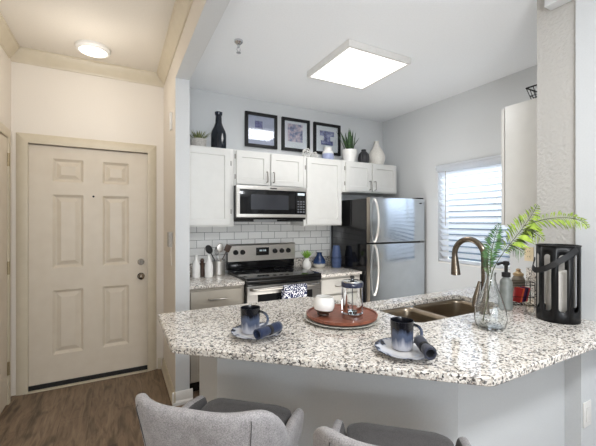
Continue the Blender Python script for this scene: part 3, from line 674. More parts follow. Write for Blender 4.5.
# tray stack
px, py = .995, 1.41
o = obj('plate', lathe(B(), [(0, .001), (.13, 0), (.16, .004), (.188, .013), (.189, .016), (.16, .009), (0, .008)], (0, 0, 0), 56), ceramic('pale_celadon_glaze', rgb(196, 196, 186), rgb(210, 210, 202), .25)); o.location = (px, py, ZC+.0008); tag(o, 'large pale round plate under the wooden tray', 'plate')
o = obj('serving_tray', lathe(B(), [(0, .001), (.165, 0), (.176, .006), (.178, .020), (.172, .0205), (.168, .013), (.160, .011), (0, .0105)], (0, 0, 0), 56), M['tray']); o.location = (px, py, ZC+.0155); tag(o, 'round reddish wooden tray holding press and bowl', 'tray')
zt_ = ZC+.0155+.0115
b = thing('bowl', 'small rounded white bowl with dark base tipped on the wooden tray', 'bowl', (px-.098, py+.02, zt_))
T = Matrix.Translation((0, 0, .004)) @ Matrix.Rotation(math.radians(5), 4, Vector((.47, .88, 0)))
bm = lathe(B(), [(0, .0), (.026, .001), (.03, .006), (.027, .012)], seg=36); lathe(bm, [(.0, .012), (.027, .012), (.044, .024), (.047, .03)], seg=36); bm.transform(T); obj('base', bm, M['walnut'], b, local=True)
bm = lathe(B(), [(.0472, .030), (.052, .045), (.0535, .058), (.050, .076), (.043, .09), (.040, .0915), (.038, .09), (.046, .072), (.049, .058), (.045, .036), (0, .026)], seg=40); bm.transform(T); obj('bowl_shell', bm, M['white_cer'], b, local=True)
# french press
f = thing('french_press', 'glass french press with chrome frame standing on the wooden tray', 'coffee press', (px+.012, py-.072, zt_))
obj('carafe', lathe(B(), [(0, .012), (.044, .012), (.047, .018), (.047, .172), (.0495, .178)], seg=36), M['pane'], f, local=True)
bm = B(); lathe(bm, [(.046, .0), (.0515, 0), (.0515, .03), (.048, .031), (.048, .003), (.046, .0)], seg=36)
for k in range(2):
    t = math.radians(-27.9)+PI*k; rbox(bm, .0500*math.cos(t), .0500*math.sin(t), .09, .003, .008, .175, (0, 0, t))
obj('frame', bm, M['chrome'], f, local=True)
bm = lathe(B(), [(.0505, .180), (.0525, .180), (.053, .184), (.053, .202), (.051, .206), (0, .2065)], seg=36); lc = obj('lid_cap', lathe(B(), [(0, .207), (.048, .207), (.046, .213), (.02, .218), (0, .219)], seg=36), M['chrome'], f, local=True); obj('lid', bm, ceramic('dark_blue_chrome', rgb(36, 40, 58), rgb(50, 54, 74), .15), f, local=True)
bm = cyl(B(), (0, 0, .02), (0, 0, .235), .0025, 8); lathe(bm, [(0, .02), (.043, .02), (.043, .025), (0, .026)], seg=30); pl = obj('plunger', bm, M['chrome'], f, local=True)
obj('plunger_knob', lathe(B(), [(0, .222), (.008, .224), (.012, .232), (.009, .241), (0, .243)], seg=16), M['rubber'], pl, local=True)
bm = B(); tube(bm, [(.052, 0, .165), (.075, 0, .165), (.084, 0, .15), (.084, 0, .06), (.075, 0, .045), (.052, 0, .045)], .006, 10); bm.transform(Matrix.Rotation(math.radians(75), 4, 'Z')); obj('handle', bm, M['rubber'], f, local=True)
for o in f.children_recursive:
    o.data.transform(Matrix.Diagonal((1, 1, .84, 1)))
# glass vase and fern
vx, vy = 1.525, .975
obj_v = obj('vase', lathe(B(), [(0, .0), (.045, .001), (.062, .010), (.069, .045), (.065, .085), (.050, .135), (.032, .185), (.022, .225), (.0215, .245), (.0245, .258), (.0225, .258), (.0195, .245), (.020, .225), (.030, .185), (.048, .135), (.0625, .085), (.0665, .046), (.058, .014), (.04, .008), (0, .007)], (0, 0, 0), 40), M['glass'])
obj_v.location = (vx, vy, ZC+.0008); tag(obj_v, 'clear teardrop glass vase holding a fern branch', 'vase')
fb = thing('fern_branch', 'arching green fern branch standing in the glass vase', 'plant', (vx, vy, ZC+.01))
rt = Vector((math.cos(-math.radians(27.9)), math.sin(-math.radians(27.9)), 0)); fw = Vector((-rt.y, rt.x, 0))
def SP(u, w, z): return Vector((vx, vy, ZC))+rt*u+fw*w+Vector((0, 0, z))
def bez(P, n):
    out = []
    for i in range(n+1):
        t = i/n; Q = list(P)
        while len(Q) > 1: Q = [a*(1-t)+b*t for a, b in zip(Q, Q[1:])]
        out.append(Q[0])
    return out
def frond(pts, ll, m, start, dens, nrm, droop=.25):
    st = obj('stem', tube(B(), pts, [.0024*(1-.6*i/len(pts)) for i in range(len(pts))], 6), M['stem'], fb)
    bm = B(); n = len(pts); tot = dens
    for k in range(tot):
        t = start+(1-start)*k/tot; i = min(int(t*(n-1)), n-2); p = pts[i].lerp(pts[i+1], t*(n-1)-i); tan = (pts[i+1]-pts[i]).normalized()
        side = tan.cross(nrm).normalized(); s = (t-start)/(1-start)
        L1 = ll*(.35+.65*min(1, s*4))*(1.0 if s < .5 else max(.12, 1-1.65*(s-.5)))*random.uniform(.85, 1.12)
        for q in (-1, 1):
            d = (side*q*.9+tan*.55+nrm*random.uniform(-.3, .3)).normalized(); w = d.cross(nrm).normalized()*.0017
            a = p; b1 = p+d*L1*.5+Vector((0, 0, L1*.06)); c = p+d*L1+Vector((0, 0, -L1*droop))
            vs = [bm.verts.new(x) for x in (a, b1-w, b1+w, c)]; bm.faces.new((vs[0], vs[1], vs[3])); bm.faces.new((vs[0], vs[3], vs[2]))
    o = obj('leaflets', bm, m, st, solid=.0008)
base = SP(-.035, .0, .03)
nk = SP(.010, 0, .262)
main = [base.lerp(nk, k/7) for k in range(7)]+bez([nk, SP(.032, 0, .322), SP(.09, -.003, .40), SP(.175, 0, .475), SP(.225, .01, .575)], 18)
def near(z): return min(main, key=lambda p: abs(p.z-ZC-z))
nv = -fw
frond(main, .085, M['leaf'], .52, 26, nv)
b0 = near(.478)
frond(bez([b0, b0+rt*.07+Vector((0, 0, .035)), b0+rt*.17+Vector((0, 0, .05))-fw*.02, b0+rt*.25+Vector((0, 0, .045))-fw*.03, b0+rt*.262+Vector((0, 0, -.01))-fw*.04], 16), .055, M['leaf'], .08, 34, (nv+Vector((0, 0, .5))).normalized())
b0 = near(.455)
frond(bez([b0, b0+rt*.05+Vector((0, 0, .01)), b0+rt*.11+Vector((0, 0, -.05))], 8), .045, M['leaf'], .1, 14, nv)
frond(bez([SP(.0, 0, .26), SP(.0, .01, .36), SP(.035, .015, .43), SP(.05, .015, .485)], 12), .055, M['leaf_d'], .10, 22, nv)
frond(bez([SP(-.006, 0, .24), SP(-.012, .01, .29), SP(-.008, .0, .34), SP(.0, .015, .385)], 10), .045, M['leaf_d'], .08, 16, nv)
b0 = near(.39)
frond(bez([b0, b0+rt*.03+Vector((0, 0, .0)), b0+rt*.075+Vector((0, 0, -.045))], 8), .05, M['leaf_d'], .1, 10, nv)
# lantern
lx, ly = 1.952, .93
lx, ly = 1.957, .90
ln = thing('lantern', 'tall black slotted metal candle lantern by the wall', 'lantern', (lx, ly, ZC+.001))
R_, H_ = .089, .372
bm = B(); NS = 9; off = math.radians(-3)
def cy(t, z, rr=R_): return bm.verts.new((rr*math.cos(t), rr*math.sin(t), z))
for s in range(NS):
    t0 = off+2*PI*s/NS; t1 = off+2*PI*(s+1)/NS; tm = (t0+t1)/2; hw = .0165; z0s, z1s = .055, .332; cw = (t1-t0)*R_/2
    inn, out = [], []
    pts2 = []
    for k in range(9): a = PI*k/8; pts2.append((hw*math.cos(a), z1s-hw+hw*math.sin(a)))
    for k in range(9): a = PI+PI*k/8; pts2.append((hw*math.cos(a), z0s+hw+hw*math.sin(a)))
    for u, z in pts2:
        inn.append((u, z))
        if z >= z1s-hw: 
            out.append((max(-cw, min(cw, u*cw/hw)), H_))
        else: out.append((max(-cw, min(cw, u*cw/hw)), 0))
    iv = [cy(tm+u/R_, z) for u, z in inn]; ov = [cy(tm+u/R_, z) for u, z in out]; k = len(iv)
    for i in range(k):
        j = (i+1) % k; bm.faces.new((iv[i], iv[j], ov[j], ov[i]))
bmesh.ops.remove_doubles(bm, verts=bm.verts[:], dist=.0004)
obj('slotted_shell', bm, M['blackm'], ln, local=True, solid=.003)
bm = lathe(B(), [(0, 0), (R_, 0), (R_, .004), (0, .006)], seg=40); obj('base', bm, M['blackm'], ln, local=True)
obj('rim', lathe(B(), [(R_-.004, H_-.004), (R_+.003, H_-.004), (R_+.004, H_+.003), (R_-.002, H_+.004), (R_-.004, H_-.004)], seg=48), M['blackm'], ln, local=True)
bm = B()
def LP(ang, z, rr):
    a = math.radians(ang); return (rt*math.sin(a)-fw*math.cos(a))*rr+Vector((0, 0, z))
hp = [LP(12, .362, .0935), LP(-4, .342, .0955), LP(-22, .318, .097), LP(-44, .288, .101), LP(-66, .262, .108), LP(-86, .250, .114), LP(-104, .260, .110), LP(-118, .285, .098), LP(-126, .30, .0935)]
sm = []
for i in range(len(hp)-1):
    p0, p1, p2, p3 = hp[max(i-1, 0)], hp[i], hp[i+1], hp[min(i+2, len(hp)-1)]
    for k in range(5):
        t = k/5; sm.append(.5*((2*p1)+(p2-p0)*t+(2*p0-5*p1+4*p2-p3)*t*t+(3*p1-p0-3*p2+p3)*t**3))
sm.append(hp[-1]); prev = None
for i, p in enumerate(sm):
    tn = (sm[min(i+1, len(sm)-1)]-sm[max(i-1, 0)]).normalized(); rad = Vector((p.x, p.y, 0)).normalized(); wd = tn.cross(rad).normalized()*.0135
    ring = [bm.verts.new(p+wd+rad*.0), bm.verts.new(p-wd), bm.verts.new(p-wd+rad*.004), bm.verts.new(p+wd+rad*.004)]
    if prev:
        for q in range(4): bm.faces.new((prev[q], prev[(q+1) % 4], ring[(q+1) % 4], ring[q]))
    else: bm.faces.new(ring)
    prev = ring
bm.faces.new(prev[::-1])
obj('carry_handle', bm, ceramic('black_leather', rgb(24, 24, 26), rgb(34, 34, 36), .5), ln, local=True)
cn = thing('candle', 'ivory pillar candle inside the black lantern', 'candle', (lx, ly, ZC+.008))
obj('wax', lathe(B(), [(0, 0), (.049, 0), (.05, .003), (.05, .235), (.046, .24), (.02, .235), (0, .234)], seg=36), M['wax'], cn, local=True)
obj('wick', cyl(B(), (0, 0, .234), (.001, 0, .25), .0012, 6), M['dark'], cn, local=True)
# soap dispenser
sd = thing('soap_dispenser', 'grey soap bottle with black pump behind the glass vase', 'soap dispenser', (1.925, 1.14, ZC+.001))
obj('bottle', lathe(B(), [(0, 0), (.029, 0), (.032, .004), (.032, .15), (.028, .165), (.018, .175), (.016, .182), (0, .182)], seg=28), ceramic('grey_green_plastic', rgb(120, 124, 120), rgb(138, 142, 138), .3), sd, local=True)
bm = lathe(B(), [(0, .1825), (.022, .1825), (.022, .206), (.009, .209), (.009, .245), (.016, .248), (.016, .268), (0, .272)], seg=20); tube(bm, [(0, 0, .258), (-.02, .012, .259), (-.042, .024, .252)], .007, 8); obj('pump', bm, M['rubber'], sd, local=True)
# rack of sachets
rk = thing('wire_rack', 'black wire rack of coloured sachets beside the lantern', 'rack', (2.112, 1.163, ZC+.001), math.radians(-38))
bm = B(); w2, d2_, h2 = .062, .028, .135
for z in (.004, .05, .118, .135):
    P = [(-w2, -d2_, z), (w2, -d2_, z), (w2, d2_, z), (-w2, d2_, z), (-w2, -d2_, z)]
    for a, b_ in zip(P, P[1:]): cyl(bm, a, b_, .002, 6)
for x in (-w2, w2):
    for y in (-d2_, d2_): cyl(bm, (x, y, .001), (x, y, h2), .0025, 6)
for k in range(1, 6): cyl(bm, (-w2+2*w2*k/6, -d2_, .004), (-w2+2*w2*k/6, d2_, .004), .0015, 6)
obj('wire_frame', bm, M['blackm'], rk, local=True)
sach_lab = ['dark red sachet at left end of the wire rack', 'orange sachet second from left in the wire rack', 'plum sachet in the middle of the wire rack', 'navy sachet beside the plum one in the wire rack', 'crimson sachet at right end of the wire rack']
Rk = Matrix.Rotation(math.radians(-38), 4, 'Z')
for k in range(5):
    bm = B(); n = 6; R = []
    for i in range(n+1):
        z = .085*i/n; th = .0035*math.sin(PI*i/n)**.5+.0004; R.append([bm.verts.new((x, y*th, z)) for x, y in ((-.024, 0), (-.012, 1), (.012, 1), (.024, 0), (.012, -1), (-.012, -1))])
    for a, b_ in zip(R, R[1:]):
        for q in range(6): bm.faces.new((a[q], a[(q+1) % 6], b_[(q+1) % 6], b_[q]))
    bm.faces.new(R[0]); bm.faces.new(R[-1][::-1])
    bm.transform(Matrix.Rotation(math.radians(12), 4, 'Y'))
    o = obj('sachet', bm, SACH[k]); p = Rk @ Vector((-.036+.0135*k, -.017+.0085*k, .018)); o.location = (2.112+p.x, 1.163+p.y, ZC+.0015+p.z); o.rotation_euler = (0, 0, math.radians(-38))
    tag(o, sach_lab[k], 'sachet', 'sachets in the wire rack')
# jar behind the rack
j = thing('spice_jar', 'small glass jar with tan lid behind the wire rack', 'jar', (2.33, 1.30, ZC+.001))
obj('jar_body', lathe(B(), [(0, 0), (.036, 0), (.038, .004), (.038, .115), (.028, .13), (.026, .135), (0, .135)], seg=28), ceramic('smoky_jar_glass', rgb(128, 120, 108), rgb(148, 140, 126), .12), j, local=True)
obj('lid', lathe(B(), [(0, .1355), (.03, .1355), (.031, .150), (.02, .156), (.012, .168), (.016, .178), (0, .184)], seg=24), ceramic('tan_lid', rgb(196, 168, 128), rgb(208, 182, 142), .5), j, local=True)

# ------------------------------------------------------------------ counter things on the back wall
KC = .8908
def bottle_white(label, x, y):
    r = thing('bottle', label, 'bottle', (x, y, KC), 0, 'white bottles on the back counter')
    obj('glass_body', lathe(B(), [(0, 0), (.034, 0), (.037, .004), (.037, .105), (.030, .135), (.015, .165), (.0125, .195), (.0155, .20), (.0155, .208), (0, .209)], seg=28), M['white_cer'], r, local=True)
bottle_white('white ceramic bottle nearest the hall column, on the back counter', .635, 3.20); bottle_white('white ceramic bottle beside the steel utensil crock', .742, 3.16)
tag(obj('pepper_mill', lathe(B(), [(0, 0), (.028, 0), (.030, .01), (.022, .04), (.018, .08), (.024, .105), (.026, .12), (.014, .13), (.02, .145), (.012, .165), (0, .168)], (.70, 3.25, KC), 24), M['walnut']), 'dark wooden pepper mill between the white bottles', 'pepper mill')
ck = thing('utensil_crock', 'stainless utensil crock left of the stove', 'crock', (.862, 3.27, KC))
obj('crock_body', lathe(B(), [(0, 0), (.058, 0), (.06, .003), (.06, .15), (.0575, .15), (.0565, .006), (0, .005)], seg=36), M['steel'], ck, local=True)
obj('band', lathe(B(), [(.0602, .135), (.062, .135), (.062, .150), (.0602, .150)], seg=36), M['chrome'], ck, local=True)
def utensil(name, label, tip, head, m):
    u_ = thing(name, label, 'utensil', (.862, 3.27, KC+.008)); b0 = Vector((tip[0]*-.3, tip[1]*.8, .002)); t_ = Vector(tip)
    obj('shaft', tube(B(), [b0, b0.lerp(t_, .5), t_], [.005, .0045, .004], 8), m, u_, local=True)
    d = (t_-b0).normalized(); q = Vector((0, 0, 1)).rotation_difference(d).to_matrix().to_4x4()
    bm = B()
    if head == 'spoon':
        bmesh.ops.create_uvsphere(bm, u_segments=16, v_segments=10, radius=1); bm.transform(Matrix.Translation(t_+d*.03) @ q @ Matrix.Diagonal((.033, .008, .045, 1)))
    elif head == 'turner':
        box(bm, -.03, -.002, 0, .03, .002, .07, .0015); bm.transform(Matrix.Translation(t_-d*.004) @ q)
    else:
        for k in range(6):
            a = PI*k/6; tube(bm, [t_+(q @ Vector((math.cos(a)*.024*math.sin(PI*s/10), math.sin(a)*.024*math.sin(PI*s/10), .085*s/10))) for s in range(11)], .0012, 5)
    obj(head if head != 'whisk' else 'whisk_wires', bm, m, u_, local=True)
utensil('serving_spoon', 'black spoon leaning left in the utensil crock', (-.085, -.024, .215), 'spoon', M['rubber'])
utensil('ladle', 'steel ladle standing in the middle of the utensil crock', (.012, -.002, .22), 'spoon', M['steel'])
utensil('turner', 'dark turner leaning right in the utensil crock', (.082, .02, .215), 'turner', M['walnut'])
utensil('whisk', 'wire whisk at the back of the utensil crock', (-.005, .048, .17), 'whisk', M['chrome'])
pv = thing('bud_vase', 'small white bud vase holding lime grass beside the stove', 'vase', (1.80, 3.20, KC))
obj('vase_body', lathe(B(), [(0, 0), (.032, 0), (.046, .02), (.05, .045), (.042, .075), (.026, .098), (.022, .115), (.026, .122), (.022, .121), (.018, .112), (.03, .08), (0, .05)], seg=32), M['white_cer'], pv, local=True)
bm = B()
def blade(bm, p, d, l, w, bend=.3):
    d = Vector(d).normalized(); sd_ = d.cross(Vector((0, 0, 1)));
    if sd_.length < .05: sd_ = Vector((1, 0, 0))
    sd_.normalize(); p = Vector(p); prev = None; hor = Vector((d.x, d.y, 0))
    for i in range(6):
        t = i/5; c = p+d*l*t+hor*bend*l*t*t-Vector((0, 0, 1))*bend*l*t*t*.4; ww = w*(1-t**2.2)*(.7+.6*t if t < .5 else 1.0)
        if i == 5: tip = bm.verts.new(c); bm.faces.new((prev[0], prev[1], tip)); break
        cur = (bm.verts.new(c-sd_*ww), bm.verts.new(c+sd_*ww))
        if prev: bm.faces.new((prev[0], prev[1], cur[1], cur[0]))
        prev = cur
for k in range(64):
    a = random.uniform(0, 2*PI); e_ = random.uniform(.1, .75); blade(bm, (.008*math.cos(a), .008*math.sin(a), .108), (math.cos(a)*e_, math.sin(a)*e_, 1), random.uniform(.08, .13), .005)
gp = obj('grass_sprig', bm, M['sprout'], None, local=True, solid=.0006); gp.location = (1.80, 3.20, KC); tag(gp, 'tuft of lime green grass in the small white bud vase', 'plant')
o = obj('vase', lathe(B(), [(0, 0), (.05, 0), (.066, .02), (.072, .05), (.066, .085), (.045, .118), (.03, .14), (.028, .16), (.036, .168), (.032, .167), (.024, .158), (.026, .14), (0, .12)], seg=36), M['bluevase']); o.location = (1.99, 3.25, KC); tag(o, 'squat blue vase with white foot right of the bud vase', 'vase')
o = obj('vase', lathe(B(), [(0, 0), (.046, 0), (.052, .006), (.058, .10), (.046, .104), (.044, .112), (.056, .118), (.038, .235), (.034, .245), (.030, .244), (.034, .228), (0, .12)], seg=14), M['blue_cer']); o.location = (2.165, 3.17, KC); tag(o, 'tall slate blue faceted vase beside the fridge', 'vase')

# ------------------------------------------------------------------ things on top of the cabinets
UZ = UT+.0008
def frame(label, x0, x1, z0, z1, art_bits, board):
    r = thing('picture_frame', label, 'picture', ((x0+x1)/2, YB-.02, z0), 0, 'framed prints above the wall cabinets')
    y0, y1 = YB-.032, YB-.001; w = .032
    bm = B(); box(bm, x0, y0, z0, x0+w, y1, z1, .003); box(bm, x1-w, y0, z0, x1, y1, z1, .003); box(bm, x0+w, y0, z0, x1-w, y1, z0+w, .003); box(bm, x0+w, y0, z1-w, x1-w, y1, z1, .003)
    obj('frame', bm, M['blackm'], r)
    mb = obj('mat_board', box(B(), x0+w, YB-.014, z0+w, x1-w, YB-.002, z1-w), board, r)
    for bx, m in art_bits:
        cx, cz, sx, sz = bx
        X, Z = x0+(x1-x0)*cx, z0+(z1-z0)*cz
        obj('print', box(B(), X-sx/2, YB-.0155, Z-sz/2, X+sx/2, YB-.0143, Z+sz/2), m, mb)
    obj('glazing', box(B(), x0+w, YB-.020, z0+w, x1-w, YB-.018, z1-w), M['pane'], r)
frame('black frame at left above the cabinets, light panel mirrored in its glass', 1.178, 1.546, 2.198, 2.566, [((.42, .66, .085, .08), M['art1'])], M['mat_lilac'])
frame('middle of the three black frames, blue and pink print', 1.604, 1.957, 2.198, 2.566, [((.48, .56, .19, .2), M['art2'])], M['mat_board'])
frame('rightmost of the three black frames, indigo hourglass print', 2.012, 2.386, 2.198, 2.566, [((.5, .68, .2, .06), M['art3']), ((.5, .52, .09, .06), M['art3']), ((.5, .38, .17, .05), M['art3'])], M['mat_board'])
pt = thing('succulent_pot', 'small stone pot of grassy succulent beside the hall column', 'plant', (.665, 3.24, UZ))
obj('pot', lathe(B(), [(0, 0), (.06, 0), (.066, .005), (.072, .085), (.066, .085), (.06, .07), (0, .07)], seg=28), M['stone'], pt, local=True)
bm = B()
for k in range(70):
    a = random.uniform(0, 2*PI); e_ = random.uniform(.1, 1.1); rr = random.uniform(0, .04); blade(bm, (rr*math.cos(a), rr*math.sin(a), .072), (math.cos(a)*e_, math.sin(a)*e_, 1), random.uniform(.06, .12), .006, .25)
obj('leaves', bm, M['grass'], pt, local=True, solid=.001)
o = obj('bottle', lathe(B(), [(0, 0), (.066, 0), (.072, .006), (.072, .15), (.066, .18), (.045, .225), (.032, .26), (.028, .33), (.034, .34), (.036, .365), (.030, .365), (.026, .34), (0, .33)], seg=36), M['navy_gl']); o.location = (.852, 3.235, UZ); tag(o, 'tall dark navy bottle on top of the left cabinet', 'bottle')
# wire ornament
def orb(label, x, y, rr):
    bm = B(); bmesh.ops.create_icosphere(bm, subdivisions=1, radius=rr); bm.transform(Matrix.Rotation(.5, 4, 'Z') @ Matrix.Rotation(.4, 4, 'X'))
    t = B()
    for e_ in bm.edges: cyl(t, e_.verts[0].co, e_.verts[1].co, .0035, 6)
    zmin = min(v.co.z for v in t.verts); bm.free(); t.transform(Matrix.Translation((0, 0, -zmin)))
    o = obj('wire_orb', t, M['plastic']); o.location = (x, y, UZ); tag(o, label, 'ornament', 'wire orbs on the cabinets')
orb('larger white wire orb in front of the middle frame', 1.80, 3.20, .055); orb('smaller white wire orb nearer the lilac jar', 1.91, 3.22, .042)
jr = thing('ginger_jar', 'lilac and white lidded jar in front of the right frame', 'jar', (2.085, 3.22, UZ))
obj('jar_body', lathe(B(), [(0, 0), (.058, 0), (.066, .006), (.068, .06), (.064, .075), (0, .075)], seg=32), M['lilac_cer'], jr, local=True)
obj('lid', lathe(B(), [(.064, .0755), (.066, .085), (.058, .105), (.046, .112), (.042, .13), (.044, .148), (.03, .155), (0, .156)], seg=32), M['white_cer'], jr, local=True)
sn = thing('snake_plant', 'snake plant in a white tapered pot above the fridge cabinet', 'plant', (2.375, 3.21, UZ))
obj('pot', lathe(B(), [(0, 0), (.062, 0), (.066, .004), (.09, .145), (.083, .145), (.078, .13), (0, .13)], seg=32), M['white_cer'], sn, local=True)
obj('soil', lathe(B(), [(0, .1305), (.0775, .1305), (.06, .135), (0, .136)], seg=24), M['soil'], sn, local=True)
for k in range(13):
    a = 2*PI*k/13+random.uniform(-.2, .2); e_ = random.uniform(.05, .5); rr = .012+.03*(k % 3)/2; bm = B()
    if k == 0: a, e_ = -.25, .62
    blade(bm, (rr*math.cos(a), rr*math.sin(a), .134), (math.cos(a)*e_, math.sin(a)*e_, 1), random.uniform(.19, .27), .022, .06)
    obj('leaf', bm, M['snake'], sn, local=True, solid=.003)
def ribbed(prof, ribs, depth, seg):
    bm = B(); R = []
    for r_, z in prof:
        R.append([bm.verts.new(((r_*(1+depth*math.cos(ribs*2*PI*i/seg)))*math.cos(2*PI*i/seg), (r_*(1+depth*math.cos(ribs*2*PI*i/seg)))*math.sin(2*PI*i/seg), z)) for i in range(seg)])
    for a, b_ in zip(R, R[1:]):
        for i in range(seg): bm.faces.new((a[i], a[(i+1) % seg], b_[(i+1) % seg], b_[i]))
    bm.faces.new(R[0][::-1]); bm.faces.new(R[-1]); return bm
o = obj('vase', ribbed([(.05, 0), (.062, .03), (.066, .07), (.058, .115), (.036, .142), (.026, .152), (.028, .172), (.02, .174), (.018, .15)], 16, .035, 96), M['black_cer']); o.location = (2.585, 3.21, UZ); tag(o, 'small charcoal ribbed vase right of the snake plant', 'vase')
o = obj('vase', lathe(B(), [(0, 0), (.07, 0), (.092, .03), (.104, .08), (.10, .12), (.078, .17), (.05, .21), (.032, .25), (.027, .285), (.03, .295), (.024, .294), (.02, .28), (0, .25)], seg=40), M['cream_cer']); o.location = (2.79, 3.22, UZ); tag(o, 'cream pear-shaped vase at the right end of the cabinets', 'vase')
# wire basket on the side cabinet
bm = B(); bx0, bx1, by0, by1, bz, bh = 2.43, 2.65, 1.09, 1.305, 2.1935, .11
for z, g_ in ((bz, .03), (bz+.055, .015), (bz+bh, 0)):
    P = [(bx0+g_, by0+g_, z), (bx1-g_, by0+g_, z), (bx1-g_, by1-g_, z), (bx0+g_, by1-g_, z), (bx0+g_, by0+g_, z)]
    for a, b_ in zip(P, P[1:]): cyl(bm, a, b_, .0025 if z < bz+bh else .005, 6)
for k in range(6):
    f_ = k/5
    for yy, gy in ((by0, 1), (by1, -1)): cyl(bm, (bx0+.03+(bx1-bx0-.06)*f_, yy+gy*.03, bz), (bx0+(bx1-bx0)*f_, yy, bz+bh), .0022, 6)
    for xx, gx in ((bx0, 1), (bx1, -1)): cyl(bm, (xx+gx*.03, by0+.03+(by1-by0-.06)*f_, bz), (xx, by0+(by1-by0)*f_, bz+bh), .0022, 6)
    cyl(bm, (bx0+.03, by0+.03+(by1-by0-.06)*f_, bz), (bx1-.03, by0+.03+(by1-by0-.06)*f_, bz), .0018, 6)
tag(obj('wire_basket', bm, M['blackm']), 'black wire basket on top of the right-hand side cabinet', 'basket')

# ------------------------------------------------------------------ ceiling and wall fittings
r = thing('ceiling_light', 'square flat LED panel light on the kitchen ceiling', 'ceiling light', (1.758, 2.275, CK))
x0, x1, y0, y1 = 1.455, 2.061, 1.972, 2.578; bm = B()
for a in ((x0, y0, x1, y0+.02), (x0, y1-.02, x1, y1), (x0, y0+.02, x0+.02, y1-.02), (x1-.02, y0+.02, x1, y1-.02)): box(bm, a[0], a[1], CK-.05, a[2], a[3], CK-.0005)
obj('frame', bm, M['plastic'], r); obj('diffuser', box(B(), x0+.0205, y0+.0205, CK-.047, x1-.0205, y1-.0205, CK-.03), M['lamp'], r)
r = thing('flush_light', 'round lit flush light on the hall ceiling', 'ceiling light', (-.175, 3.18, CHL))
obj('ring', lathe(B(), [(.10, CHL-.0005), (.125, CHL-.0005), (.125, CHL-.02), (.112, CHL-.034), (.10, CHL-.034), (.10, CHL-.0005)], (-.175, 3.18, 0), 40), M['plastic'], r)
obj('diffuser', lathe(B(), [(.0995, CHL-.001), (.0995, CHL-.032), (.08, CHL-.04), (0, CHL-.044)], (-.175, 3.18, 0), 40), M['lamp_warm'], r)
r = thing('fire_sprinkler', 'small chrome fire sprinkler on the kitchen ceiling', 'sprinkler', (.768, 2.366, CK))
obj('escutcheon', lathe(B(), [(0, CK-.0005), (.032, CK-.0005), (.030, CK-.014), (.014, CK-.03), (0, CK-.03)], (.768, 2.366, 0), 24), M['chrome'], r)
bm = B(); lathe(bm, [(0, CK-.0305), (.009, CK-.0305), (.009, CK-.05), (0, CK-.05)], (.768, 2.366, 0), 12)
for s in (-1, 1): tube(bm, [(.768+s*.008, 2.366, CK-.05), (.768+s*.013, 2.366, CK-.065), (.768+s*.003, 2.366, CK-.085)], .0025, 6)
lathe(bm, [(0, CK-.085), (.016, CK-.085), (.017, CK-.089), (0, CK-.09)], (.768, 2.366, 0), 16); obj('sprinkler_head', bm, M['chrome'], r)
r = thing('intercom_plate', 'small pale intercom box on the hall wall by the column', 'intercom', (XH, 2.93, 1.27))
obj('box', box(B(), XH-.03, 2.88, 1.20, XH-.0005, 2.98, 1.32, .004), M['stone'], r)
obj('cord', tube(B(), [(XH-.01, 2.9, 1.20), (XH-.012, 2.895, 1.14), (XH-.008, 2.91, 1.08), (XH-.006, 2.90, 1.05)], .003, 6), M['plastic'], r)
tag(obj('door_chime', box(B(), XH-.018, 2.90, 2.15, XH-.0005, 2.95, 2.29, .004), M['plastic']), 'slim white door chime high on the hall wall', 'door chime')
def outlet(name, label, m, org, rz, rocker=False):
    r = thing(name, label, 'outlet', org, rz)
    p = obj('cover_plate', box(B(), -.036, -.006, -.059, .036, -.0005, .059, .002), m, r, local=True)
    if rocker: obj('switch_insert', box(B(), -.017, -.0085, -.034, .017, -.0065, .034, .002), m, p, local=True); return
    for z in (-.022, .022):
        bm = box(B(), -.017, -.0085, z-.015, .017, -.0065, z+.015, .003); q = obj('receptacle', bm, m, p, local=True)
        bm = B()
        for x in (-.007, .007): box(bm, x-.0013, -.0092, z-.005, x+.0013, -.0087, z+.006)
        obj('slot', bm, M['dark'], p, local=True)
outlet('wall_outlet', 'white flat cover plate on the pier below the bar at far right', M['plastic'], (1.975, .79, .492), 0, True)
outlet('wall_outlet', 'beige outlet on the wall above the granite backsplash', M['beige_pl'], (XW, 1.63, 1.13), PI/2*-1)

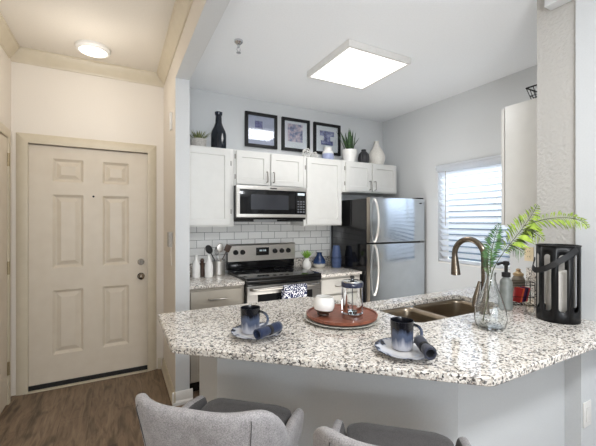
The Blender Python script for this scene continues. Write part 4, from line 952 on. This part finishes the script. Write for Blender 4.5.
# ------------------------------------------------------------------ bar stools
def smooth(t): t = max(0, min(1, t)); return t*t*(3-2*t)
def make_stool(label, loc):
    r = thing('bar_stool', label, 'stool', loc, -math.radians(41.8), 'tub bar stools at the peninsula')
    # U path: left arm tip -> back -> right arm tip
    path = []; hw, yb, yt, rc = .212, -.224, .185, .15
    for k in range(9): path.append((-hw, yt+(yb+rc-yt)*k/8, -1, 0))
    for k in range(1, 9):
        a = PI+PI/2*k/8; path.append((-hw+rc+rc*math.cos(a), yb+rc+rc*math.sin(a), math.cos(a), math.sin(a)))
    for k in range(1, 7): path.append((-hw+rc+2*(hw-rc)*k/6, yb, 0, -1))
    for k in range(1, 9):
        a = 1.5*PI+PI/2*k/8; path.append((hw-rc+rc*math.cos(a), yb+rc+rc*math.sin(a), math.cos(a), math.sin(a)))
    for k in range(1, 9): path.append((hw, yb+rc+(yt-yb-rc)*k/8, 1, 0))
    n = len(path); bm = B(); R = []
    for i, (x, y, nx, ny) in enumerate(path):
        t = abs(i/(n-1)*2-1)          # 0 back .. 1 arm tip
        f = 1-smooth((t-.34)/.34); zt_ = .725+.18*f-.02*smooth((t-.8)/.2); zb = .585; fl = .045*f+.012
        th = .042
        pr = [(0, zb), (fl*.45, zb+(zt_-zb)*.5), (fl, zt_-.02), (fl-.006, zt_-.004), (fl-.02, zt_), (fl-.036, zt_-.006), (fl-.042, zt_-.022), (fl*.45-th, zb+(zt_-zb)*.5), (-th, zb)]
        R.append([bm.verts.new((x+nx*o, y+ny*o, z)) for o, z in pr])
    k = len(R[0])
    for a, b_ in zip(R, R[1:]):
        for q in range(k):
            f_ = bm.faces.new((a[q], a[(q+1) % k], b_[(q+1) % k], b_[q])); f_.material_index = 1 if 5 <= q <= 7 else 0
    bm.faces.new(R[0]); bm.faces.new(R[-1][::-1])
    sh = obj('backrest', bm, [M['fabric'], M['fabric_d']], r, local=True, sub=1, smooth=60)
    for i0 in (13, n-14):
        x, y, nx, ny = path[i0]; t = abs(i0/(n-1)*2-1); f = 1-smooth((t-.34)/.34); zt_ = .725+.18*f; fl = .045*f+.012
        obj('seam', tube(B(), [(x+nx*(fl*.0), y+ny*(fl*.0), .59), (x+nx*fl*.46, y+ny*fl*.46, .585+(zt_-.585)*.5), (x+nx*(fl-.002), y+ny*(fl-.002), zt_-.03), (x+nx*(fl-.012), y+ny*(fl-.012), zt_-.008)], .0014, 6), M['fabric_d'], sh, local=True)
    bm = B(); lv = [(.02, .60), (.004, .612), (0, .65), (.004, .682), (.02, .695), (.06, .70)]; R = []
    for o, z in lv: R.append([bm.verts.new((x, y, z)) for x, y in rrect(-.177+o, -.160+o, .177-o, .205-o, .045 if o < .03 else .03)])
    k = len(R[0])
    for a, b_ in zip(R, R[1:]):
        for q in range(k): bm.faces.new((a[q], a[(q+1) % k], b_[(q+1) % k], b_[q]))
    bm.faces.new(R[0][::-1]); bm.faces.new(R[-1])
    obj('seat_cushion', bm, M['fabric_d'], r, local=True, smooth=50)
    obj('seat_pan', box(B(), -.15, -.14, .572, .15, .17, .599, .01), M['walnut'], r, local=True)
    for sx in (-1, 1):
        for sy in (-1, 1): obj('leg', tube(B(), [(sx*.13, .01+sy*.12, .575), (sx*.19, .01+sy*.18, 0.001)], [.016, .011], 12), M['walnut'], r, local=True)
    bm = B(); q = .125+.05*.62; z = .25; k_ = .13+.06*(.575-z)/.575; ky = .12+.06*(.575-z)/.575
    P = [(-k_, .01-ky, z), (k_, .01-ky, z), (k_, .01+ky, z), (-k_, .01+ky, z), (-k_, .01-ky, z)]
    for a, b_ in zip(P, P[1:]): cyl(bm, a, b_, .008, 10)
    obj('foot_rail', bm, M['nickel'], r, local=True)
    return r
s1 = make_stool('grey tweed tub bar stool at left, nearest the entry door', (.34, 1.14, 0))
dup(s1, (.735, .742, 0), None, 'grey tweed tub bar stool at right, cut off by the bottom edge')
